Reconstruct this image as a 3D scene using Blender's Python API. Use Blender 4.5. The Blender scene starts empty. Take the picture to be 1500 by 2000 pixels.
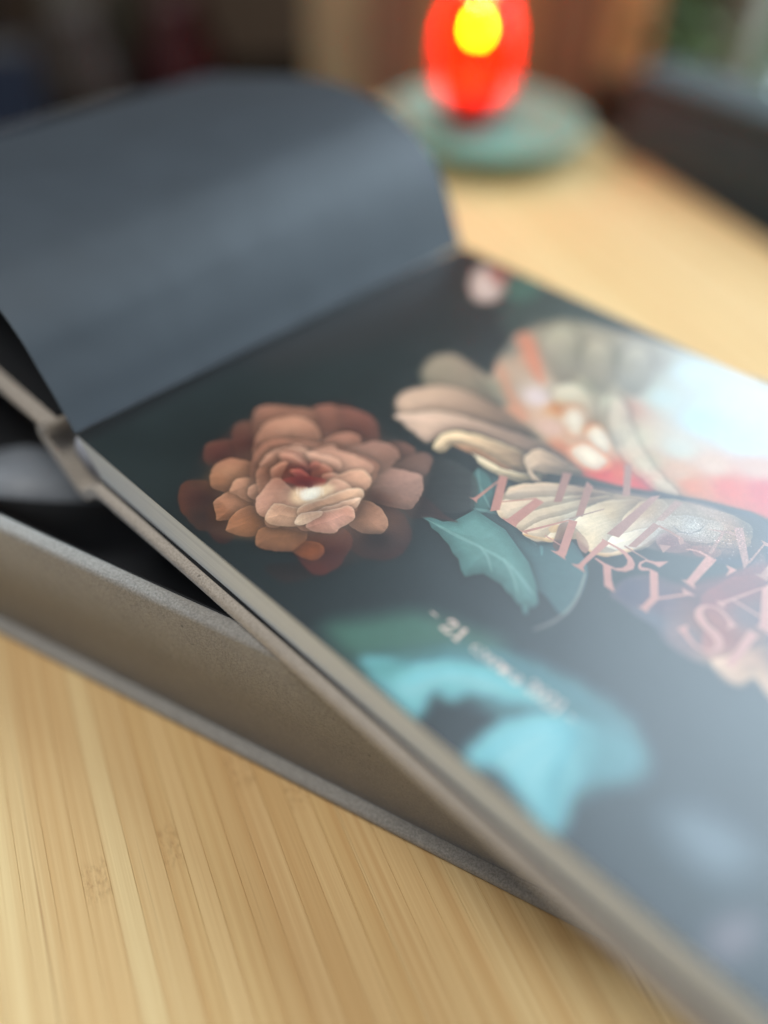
import bpy, bmesh, math, random
import numpy as np
from mathutils import Vector, Matrix
random.seed(7)
SC = bpy.context.scene
COL = SC.collection
Z0 = 0.08                     # height of the printed page above the table, metres

# ------------------------------------------------------------------ camera
cam = bpy.data.cameras.new('camera'); co = bpy.data.objects.new('camera', cam); COL.objects.link(co)
cx = Vector((0.71301, 0.70068, 0.02580)); cy = Vector((-0.49768, 0.47984, 0.72255)); cz = Vector((0.49389, -0.52802, 0.69084))
cx.normalize(); cy = (cy - cx*cy.dot(cx)).normalized(); cz = cx.cross(cy)
M = Matrix((cx, cy, cz)).transposed().to_4x4(); M.translation = Vector((0.23244, -0.09512, 0.18732 + Z0))
co.matrix_world = M
cam.sensor_width = 36; cam.lens = 30.6; cam.clip_start = 0.01; cam.clip_end = 60
cam.dof.use_dof = True; cam.dof.focus_distance = 0.268; cam.dof.aperture_fstop = 1.42; cam.dof.aperture_blades = 0
SC.camera = co

# ------------------------------------------------------------------ room light and exposure
W = bpy.data.worlds.new('World'); SC.world = W; W.use_nodes = True
bg = W.node_tree.nodes['Background']; bg.inputs[0].default_value = (0.80, 0.86, 1.0, 1); bg.inputs[1].default_value = 0.17
SC.view_settings.view_transform = 'Standard'; SC.view_settings.look = 'None'
SC.view_settings.exposure = 0.0; SC.view_settings.gamma = 1.0; SC.view_settings.use_curve_mapping = False
SC.cycles.use_denoising = True
SC.cycles.sample_clamp_indirect = 6.0
SC.cycles.max_bounces = 8

def area(name, loc, target, sx, sy, power, color):
    l = bpy.data.lights.new(name, 'AREA'); l.shape = 'RECTANGLE'; l.size = sx; l.size_y = sy; l.energy = power; l.color = color
    o = bpy.data.objects.new(name, l); COL.objects.link(o); o.location = loc
    o.rotation_euler = (Vector(target) - Vector(loc)).to_track_quat('-Z', 'Y').to_euler()
    return o
# ceiling lamp of the room, up and to the left behind the book
area('ceiling_lamp', (-0.20, -0.42, 1.75), (0.1, 0.0, 0.0), .7, .7, 17.5, (1.0, 0.97, 0.91))

# added cool fill from the left, brightens rims and near edges
area('left_fill', (-1.5, -.42, .95), (0.0, 0.0, 0.05), .6, .6, 6.5, (0.90, 0.95, 1.0))

# ------------------------------------------------------------------ helpers
def link(o, parent=None):
    COL.objects.link(o)
    if parent is not None: o.parent = parent
    return o
def empty(name, loc=(0, 0, 0), rz=0.0, label=None, cat=None, group=None, kind=None):
    o = bpy.data.objects.new(name, None); link(o); o.location = loc; o.rotation_euler = (0, 0, rz); o.empty_display_size = 0.02
    tag(o, label, cat, group, kind); return o
def tag(o, label=None, cat=None, group=None, kind=None):
    if label: o['label'] = label
    if cat: o['category'] = cat
    if group: o['group'] = group
    if kind: o['kind'] = kind
    return o
def obj(name, bm, mat, parent=None, smooth=False, loc=None):
    me = bpy.data.meshes.new(name); bmesh.ops.recalc_face_normals(bm, faces=bm.faces[:]) if bm.faces else None
    bm.to_mesh(me); bm.free()
    if mat: me.materials.append(mat)
    if smooth:
        for p in me.polygons: p.use_smooth = True
    o = bpy.data.objects.new(name, me); link(o, parent)
    if loc: o.location = loc
    return o
def box_bm(x0, x1, y0, y1, z0, z1, bev=0.0, seg=3, bm=None):
    bm = bm or bmesh.new()
    r = bmesh.ops.create_cube(bm, size=1.0); vs = r['verts']
    for v in vs: v.co = Vector((x0 + (v.co.x+.5)*(x1-x0), y0 + (v.co.y+.5)*(y1-y0), z0 + (v.co.z+.5)*(z1-z0)))
    if bev > 0:
        es = {e for v in vs for e in v.link_edges}
        bmesh.ops.bevel(bm, geom=list(es), offset=bev, segments=seg, affect='EDGES', profile=0.5)
    return bm
def lathe_bm(prof, n=48, bm=None, c=(0, 0)):
    bm = bm or bmesh.new(); rings = []
    for r, z in prof:
        rings.append([bm.verts.new((c[0]+max(r, 1e-5)*math.cos(2*math.pi*k/n), c[1]+max(r, 1e-5)*math.sin(2*math.pi*k/n), z)) for k in range(n)])
    for a, b in zip(rings, rings[1:]):
        for k in range(n): bm.faces.new((a[k], a[(k+1) % n], b[(k+1) % n], b[k]))
    bmesh.ops.remove_doubles(bm, verts=bm.verts[:], dist=2e-5)
    return bm
def prism_xz(poly, y0, y1, ny=1, bev=0.0, seg=3):
    """closed xz polygon extruded along y"""
    bm = bmesh.new(); rows = []
    for j in range(ny+1):
        y = y0 + (y1-y0)*j/ny
        rows.append([bm.verts.new((x, y, z)) for x, z in poly])
    n = len(poly)
    for a, b in zip(rows, rows[1:]):
        for k in range(n): bm.faces.new((a[k], a[(k+1) % n], b[(k+1) % n], b[k]))
    bm.faces.new(rows[0]); bm.faces.new(rows[-1][::-1])
    if bev > 0:
        es = [e for e in bm.edges if e.calc_face_angle(0) > math.radians(50)]
        bmesh.ops.bevel(bm, geom=es, offset=bev, segments=seg, affect='EDGES', profile=0.5)
    return bm
def catmull(P, sub=8):
    P = [np.array(p, float) for p in P]; P = [2*P[0]-P[1]] + P + [2*P[-1]-P[-2]]; out = []
    for i in range(1, len(P)-2):
        for k in range(sub):
            t = k/sub; a, b, c, d = P[i-1:i+3]
            out.append(.5*((2*b)+(c-a)*t+(2*a-5*b+4*c-d)*t*t+(-a+3*b-3*c+d)*t**3))
    out.append(P[-2]); return out

# ------------------------------------------------------------------ materials
class NT:
    def __init__(s, name):
        s.m = bpy.data.materials.new(name); s.m.use_nodes = True; s.t = s.m.node_tree; s.b = s.t.nodes['Principled BSDF']
    def n(s, typ, **kw):
        x = s.t.nodes.new(typ)
        for k, v in kw.items():
            if k[:2] == 'i_':
                key = k[2:]; key = int(key) if key.isdigit() else key.replace('_', ' ')
                x.inputs[key].default_value = v
            else: setattr(x, k, v)
        return x
    def l(s, a, b): s.t.links.new(a, b)
    def ramp(s, src, stops, interp='LINEAR'):
        r = s.n('ShaderNodeValToRGB'); r.color_ramp.interpolation = interp; e = r.color_ramp.elements
        while len(e) < len(stops): e.new(0.5)
        for k, (p, c) in enumerate(stops):
            e[k].position = p; e[k].color = (*c, 1) if len(c) == 3 else c
        s.l(src, r.inputs[0]); return r
    def mix(s, f, a, b, mode='MIX'):
        x = s.n('ShaderNodeMix', data_type='RGBA', blend_type=mode)
        for k, v in ((0, f), (6, a), (7, b)):
            if hasattr(v, 'is_linked'): s.l(v, x.inputs[k])
            elif k == 0: x.inputs[0].default_value = v
            else: x.inputs[k].default_value = (*v, 1)
        return x.outputs[2]
    def math(s, op, a, b=None, c=None):
        x = s.n('ShaderNodeMath', operation=op)
        for k, v in enumerate((a, b, c)):
            if v is None: continue
            if hasattr(v, 'is_linked'): s.l(v, x.inputs[k])
            else: x.inputs[k].default_value = v
        return x.outputs[0]
def lin(c):
    return tuple(((v/255+.055)/1.055)**2.4 if v/255 > .04045 else v/255/12.92 for v in c)

def plain(name, rgb, rough=.5, var=.06, scale=60, spec=.5, bump=0.0, metal=0.0):
    t = NT(name); b = t.b; co_ = t.n('ShaderNodeTexCoord')
    no = t.n('ShaderNodeTexNoise', i_Scale=scale, i_Detail=5.0); t.l(co_.outputs['Object'], no.inputs['Vector'])
    c0 = tuple(max(0, v*(1-var)) for v in rgb); c1 = tuple(min(1, v*(1+var)) for v in rgb)
    r = t.ramp(no.outputs[0], [(.3, c0), (.7, c1)]); t.l(r.outputs[0], b.inputs['Base Color'])
    b.inputs['Roughness'].default_value = rough; b.inputs['Specular IOR Level'].default_value = spec; b.inputs['Metallic'].default_value = metal
    if bump:
        bp = t.n('ShaderNodeBump', i_Strength=bump, i_Distance=.0004); t.l(no.outputs[0], bp.inputs['Height']); t.l(bp.outputs[0], b.inputs['Normal'])
    return t.m

def cloth(name, rgb, sheen=.5):
    """brushed cotton cloth: fine nap, small dark specks, soft sheen"""
    t = NT(name); b = t.b; co_ = t.n('ShaderNodeTexCoord')
    n1 = t.n('ShaderNodeTexNoise', i_Scale=1500.0, i_Detail=3.0, i_Roughness=.7)
    n2 = t.n('ShaderNodeTexNoise', i_Scale=300.0, i_Detail=6.0, i_Roughness=.65)
    n3 = t.n('ShaderNodeTexNoise', i_Scale=38.0, i_Detail=4.0)
    sp = t.n('ShaderNodeTexVoronoi', i_Scale=230.0)
    for x in (n1, n2, n3, sp): t.l(co_.outputs['Object'], x.inputs['Vector'])
    a = t.mix(t.math('MULTIPLY', n2.outputs[0], .9), tuple(v*.55 for v in rgb), tuple(v*1.35 for v in rgb))
    a = t.mix(.3, a, t.ramp(n3.outputs[0], [(.35, tuple(v*.62 for v in rgb)), (.65, tuple(v*1.2 for v in rgb))]).outputs[0])
    a = t.mix(.6, a, t.ramp(n1.outputs[0], [(.32, tuple(v*.5 for v in rgb)), (.68, tuple(v*1.4 for v in rgb))]).outputs[0])
    gate = t.math('MULTIPLY', t.math('LESS_THAN', sp.outputs['Distance'], .13), t.math('GREATER_THAN', n2.outputs[0], .56))
    a = t.mix(t.math('MULTIPLY', gate, .75), a, tuple(v*.28 for v in rgb))
    t.l(a, b.inputs['Base Color'])
    b.inputs['Roughness'].default_value = .92; b.inputs['Specular IOR Level'].default_value = .2
    b.inputs['Sheen Weight'].default_value = sheen; b.inputs['Sheen Roughness'].default_value = .35; b.inputs['Sheen Tint'].default_value = (.9, .95, 1, 1)
    h = t.math('ADD', t.math('MULTIPLY', n1.outputs[0], .6), n2.outputs[0])
    bp = t.n('ShaderNodeBump', i_Strength=.9, i_Distance=.00045); t.l(h, bp.inputs['Height']); t.l(bp.outputs[0], b.inputs['Normal'])
    return t.m

M_cloth = cloth('beige grey brushed cloth', (.45, .40, .345), .4)
M_cloth_box = cloth('box cloth', (.345, .33, .305), .5)

def bamboo():
    t = NT('bamboo strip'); b = t.b
    co_ = t.n('ShaderNodeTexCoord'); oi = t.n('ShaderNodeObjectInfo'); rnd = oi.outputs['Random']
    sep = t.n('ShaderNodeSeparateXYZ'); t.l(co_.outputs['Object'], sep.inputs[0])
    off = t.math('MULTIPLY', rnd, 37.0)
    def coords(sx, sy, o2=0.0):
        cb = t.n('ShaderNodeCombineXYZ'); t.l(t.math('MULTIPLY', sep.outputs[0], sx), cb.inputs[0])
        t.l(t.math('ADD', t.math('MULTIPLY', sep.outputs[1], sy), off), cb.inputs[1]); t.l(t.math('ADD', off, o2), cb.inputs[2]); return cb.outputs[0]
    def noise(vec, d=4.0, r=.6):
        n = t.n('ShaderNodeTexNoise', i_Scale=1.0, i_Detail=d, i_Roughness=r); t.l(vec, n.inputs['Vector']); return n.outputs[0]
    base = t.ramp(rnd, [(0, lin((221, 188, 132))), (.2, lin((226, 196, 142))), (.4, lin((223, 190, 136))), (.55, lin((230, 203, 150))), (.75, lin((216, 181, 126))), (.9, lin((226, 194, 139)))], 'CONSTANT').outputs[0]
    fib = noise(coords(11.0, 1700.0), 5.0, .7); wide = noise(coords(3.0, 330.0, 5.0), 3.0)
    a = t.mix(t.ramp(wide, [(.38, (0, 0, 0)), (.72, (1, 1, 1))]).outputs[0], base, t.mix(.55, base, lin((196, 148, 92))))
    a = t.mix(t.ramp(fib, [(.35, (.35, .35, .35)), (.65, (0, 0, 0))]).outputs[0], a, t.mix(.5, a, lin((168, 118, 66))))
    # thin dark fibre streaks, broken along the length
    stv = noise(coords(2.2, 900.0, 11.0), 2.0, .5); brk = noise(coords(7.0, 60.0, 3.0), 2.0)
    st = t.math('MULTIPLY', t.math('GREATER_THAN', stv, .665), t.ramp(brk, [(.45, (0, 0, 0)), (.6, (1, 1, 1))]).outputs[0])
    a = t.mix(t.math('MULTIPLY', st, .6), a, lin((150, 98, 50)))
    # bamboo nodes: a crinkled band now and then along the strip
    warp = noise(coords(60.0, 500.0, 7.0), 3.0)
    u = t.math('ADD', t.math('ADD', t.math('MULTIPLY', sep.outputs[0], 3.6), t.math('MULTIPLY', rnd, 13.7)), t.math('MULTIPLY', warp, .022))
    fr = t.math('ABSOLUTE', t.math('SUBTRACT', t.math('FRACT', u), .5))
    band = t.ramp(fr, [(0, (1, 1, 1)), (.006, (.25, .25, .25)), (.016, (.7, .7, .7)), (.03, (0, 0, 0))]).outputs[0]
    crk = t.ramp(noise(coords(420.0, 900.0, 9.0), 3.0), [(.42, (0, 0, 0)), (.62, (1, 1, 1))]).outputs[0]
    nb = t.math('MULTIPLY', band, crk)
    a = t.mix(t.math('MULTIPLY', nb, .42), a, lin((140, 92, 50)))
    t.l(a, b.inputs['Base Color'])
    b.inputs['Roughness'].default_value = .62; b.inputs['Specular IOR Level'].default_value = .25
    h = t.math('ADD', fib, t.math('MULTIPLY', nb, -1.2))
    bp = t.n('ShaderNodeBump', i_Strength=.18, i_Distance=.0002); t.l(h, bp.inputs['Height']); t.l(bp.outputs[0], b.inputs['Normal'])
    return t.m
M_bamboo = bamboo()

# ------------------------------------------------------------------ table of glued bamboo strips
TA = math.radians(-21.3)
table = empty('bamboo_table', (0, 0, 0), TA, 'light bamboo table top of narrow glued strips, under the box and the open album', 'table')
e1 = Vector((math.cos(TA), math.sin(TA))); 
S0, S1, T0, T1 = -.472, .80, -.46, .457
widths = [.0062, .0070, .0078, .0086, .0094]
smesh = []
for w in widths:
    bm = box_bm(-(S1-S0)/2, (S1-S0)/2, -w/2+.00002, w/2-.00002, -.022, 0, .00012, 1)
    me = bpy.data.meshes.new('strip'); bm.to_mesh(me); bm.free(); me.materials.append(M_bamboo); smesh.append(me)
t_ = T0; k = 0
while t_ < T1:
    i = random.randrange(len(widths)); w = widths[i]
    o = bpy.data.objects.new('strip', smesh[i]); link(o, table)
    o.location = ((S0+S1)/2 + random.uniform(-.0004, .0004), t_+w/2, -random.uniform(0, .00009))
    t_ += w
obj('core_board', box_bm(S0+.01, S1-.01, T0+.01, T1-.01, -.036, -.0221), plain('core wood', lin((150, 112, 70))), table)
for sx in (S0+.06, S1-.06):
    for sy in (T0+.06, T1-.06):
        obj('leg', box_bm(sx-.025, sx+.025, sy-.025, sy+.025, -.74, -.0361, .003, 2), plain('leg wood', lin((150, 112, 70))), table)

# ------------------------------------------------------------------ cloth box
BA = math.radians(16.93)
cbox = empty('presentation_box', (-.0129, -.0449, 0), BA, 'open grey cloth covered tray box with black inside and protruding base, under the album', 'box')
BL, BR, BD = -.125, .245, .225
def rounded_wall(x0, x1, y0, y1, z0, z1, r=.0022):
    bm = box_bm(x0, x1, y0, y1, z0, z1); 
    es = [e for e in bm.edges if not all(v.co.z < z0+1e-6 for v in e.verts)]
    bmesh.ops.bevel(bm, geom=es, offset=r, segments=5, affect='EDGES', profile=.5); return bm
HW = Z0-.0182
obj('base_board', box_bm(BL-.0045, BR+.0045, 0, BD, 0.0002, .0042, .0018, 4), M_cloth_box, cbox, True)
wt = .0064
def dense_wall(x0, x1, y0, y1, z0, z1):
    return rounded_wall(x0, x1, y0, y1, z0, z1)
obj('front_wall', dense_wall(BL, BR, .0045, .0045+wt, .0043, HW), M_cloth_box, cbox, True)
obj('rear_wall', rounded_wall(BL, BR, BD-.0045-wt, BD-.0045, .0043, HW), M_cloth_box, cbox, True)
for x in (BL, BR-wt): obj('side_wall', rounded_wall(x, x+wt, .0045+wt+.0002, BD-.0045-wt-.0002, .0043, HW), M_cloth_box, cbox, True)
M_black = plain('black satin lining paper', lin((52, 54, 58)), .35, .1, 90, .5)
M_dark = plain('black endpaper', (.0035, .004, .0055), .6, .1, 90, .25)
yi0, yi1 = .0045+wt+.0002, BD-.0045-wt-.0002
obj('lining', box_bm(BL+wt+.001, BR-wt-.001, yi0+.001, yi1-.001, .0044, .0052), M_black, cbox)
obj('lining', box_bm(BL+wt+.001, BR-wt-.001, yi0, yi0+.0009, .0053, HW-.0016, .0003, 2), M_dark, cbox)
obj('lining', box_bm(BL+wt+.001, BR-wt-.001, yi1-.0009, yi1, .0053, HW-.0016, .0003, 2), M_dark, cbox)
for x in (BL+wt+.0001, BR-wt-.0009): obj('lining', box_bm(x, x+.0008, yi0+.001, yi1-.001, .0053, HW-.0016, .0003, 2), M_black, cbox)

# curled grey strip added to stand in for the sheen inside the box
rib = catmull([(-.085, -.032, .0080), (-.070, -.026, .0300), (-.046, -.013, .0430), (-.030, .004, .0400), (-.022, .036, .0220), (-.020, .075, .0070)], 8)
bm = bmesh.new(); ra, rb = [], []
for i, p in enumerate(rib):
    a = rib[max(i-1, 0)]; b = rib[min(i+1, len(rib)-1)]; d = (b-a); w = np.cross(d, [0, 0, 1.]); w /= np.linalg.norm(w)+1e-9
    ra.append(bm.verts.new(tuple(p+w*.015))); rb.append(bm.verts.new(tuple(p-w*.015)))
for i in range(len(rib)-1): bm.faces.new((ra[i], ra[i+1], rb[i+1], rb[i]))
ro = obj('sheen_strip', bm, plain('grey satin ribbon', lin((132, 138, 146)), .5, .08, 300), cbox, True)
ro.matrix_parent_inverse = Matrix.Identity(4); ro.matrix_local = cbox.matrix_basis.inverted()
md = ro.modifiers.new('s', 'SOLIDIFY'); md.thickness = .0004
# ------------------------------------------------------------------ album
album = empty('photo_album', (0, 0, Z0), 0, 'hardcover album lying open at its flower printed first page with pink lettering', 'album')
SKY_E = 6.6
GL = .200; PL = .262
def board(x0, x1, z0, z1, r=.0019):
    return box_bm(x0, x1, -.0045, GL+.0045, z0, z1, r, 5)
obj('back_cover', board(.0110, .2665, -.0182, -.0134), M_cloth, album, True)
# front cover with slightly rounded hinge end
obj('front_cover', board(-.2680, -.0125, -.0056, -.0006, .0023), M_cloth, album, True)
# spine strip and its two joints, swept along the book
cl = catmull([(.0150, -.0158, .0044), (.0105, -.0172, .0043), (.0060, -.0208, .0044), (.0020, -.0236, .0046), (-.0020, -.0232, .0046), (-.0060, -.0204, .0044), (-.0170, -.0122, .0042), (-.0203, -.0092, .0038), (-.0200, -.0062, .0036), (-.0170, -.0040, .0038), (-.0128, -.0031, .0046)], 6)
up, dn = [], []
for i, p in enumerate(cl):
    a = cl[max(i-1, 0)]; b = cl[min(i+1, len(cl)-1)]; d = (b-a)[:2]; d /= np.linalg.norm(d); nrm = np.array([-d[1], d[0]])
    up.append(tuple(p[:2]+nrm*p[2]/2)); dn.append(tuple(p[:2]-nrm*p[2]/2))
obj('spine', prism_xz(up+dn[::-1], -.0043, GL+.0043, 6, 0), M_cloth, album, True)
sp = album.children[-1]
mod = sp.modifiers.new('edge', 'BEVEL'); mod.width = .0013; mod.segments = 4; mod.limit_method = 'ANGLE'; mod.angle_limit = math.radians(60)
mod2 = sp.modifiers.new('wn', 'WEIGHTED_NORMAL')

# black strip stands for shade inside the spine; black paper lines the back board
spine_shade_p = [tuple(np.array(u)) for u in up[2:-2]]
spine_shade_q = []
for i, u in enumerate(spine_shade_p):
    a = np.array(spine_shade_p[max(i-1, 0)]); b = np.array(spine_shade_p[min(i+1, len(spine_shade_p)-1)]); d = (b-a)/np.linalg.norm(b-a); nn = np.array([-d[1], d[0]])
    sgn = 1 if np.dot(np.array(up[4])-np.array(dn[4]), np.array([-(np.array(spine_shade_p[3])-np.array(spine_shade_p[2]))[1], (np.array(spine_shade_p[3])-np.array(spine_shade_p[2]))[0]])) > 0 else -1
    spine_shade_q.append(tuple(np.array(u)+nn*sgn*.0003))
obj('endpaper', prism_xz(spine_shade_p+spine_shade_q[::-1], -.0040, GL+.002), M_dark, album)  # inner shade of the spine put in as a black strip
obj('endpaper', box_bm(.0112, .2645, -.0012, GL+.0015, -.01338, -.01325), M_dark, album)
# endpaper lining the front cover
obj('endpaper', box_bm(-.264, -.014, .0005, GL-.0005, -.00055, -.0002), M_dark, album)
# page block with the leaves showing as fine lines on its edge
def paper_edge():
    t = NT('page edges'); b = t.b; co_ = t.n('ShaderNodeTexCoord'); sep = t.n('ShaderNodeSeparateXYZ'); t.l(co_.outputs['Object'], sep.inputs[0])
    cb = t.n('ShaderNodeCombineXYZ'); t.l(t.math('MULTIPLY', sep.outputs[0], 8.0), cb.inputs[0]); t.l(t.math('MULTIPLY', sep.outputs[1], 8.0), cb.inputs[1]); t.l(t.math('MULTIPLY', sep.outputs[2], 2600.0), cb.inputs[2])
    n = t.n('ShaderNodeTexNoise', i_Scale=1.0, i_Detail=4.0); t.l(cb.outputs[0], n.inputs['Vector'])
    r = t.ramp(n.outputs[0], [(.3, lin((205, 212, 216))), (.7, lin((232, 238, 240)))]); t.l(r.outputs[0], b.inputs['Base Color']); b.inputs['Roughness'].default_value = .7
    bp = t.n('ShaderNodeBump', i_Strength=.3, i_Distance=.0001); t.l(n.outputs[0], bp.inputs['Height']); t.l(bp.outputs[0], b.inputs['Normal']); return t.m
M_pe = paper_edge()
obj('page_block', prism_xz([(-.0002, -.0004), (.0113, -.0133), (PL, -.0133), (PL, -.0004)], 0, GL), M_pe, album)
M_leaf = plain('folded leaf', lin((158, 162, 172)), .55, .05, 400)
obj('hinge_leaf', prism_xz([(-.0012, -.0012), (-.0062, -.0104), (-.0058, -.0118), (.0025, -.0170), (.0040, -.0172), (.0098, -.0140)], .0003, GL-.0003, 1, .0004, 2), M_leaf, album, True)

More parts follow.
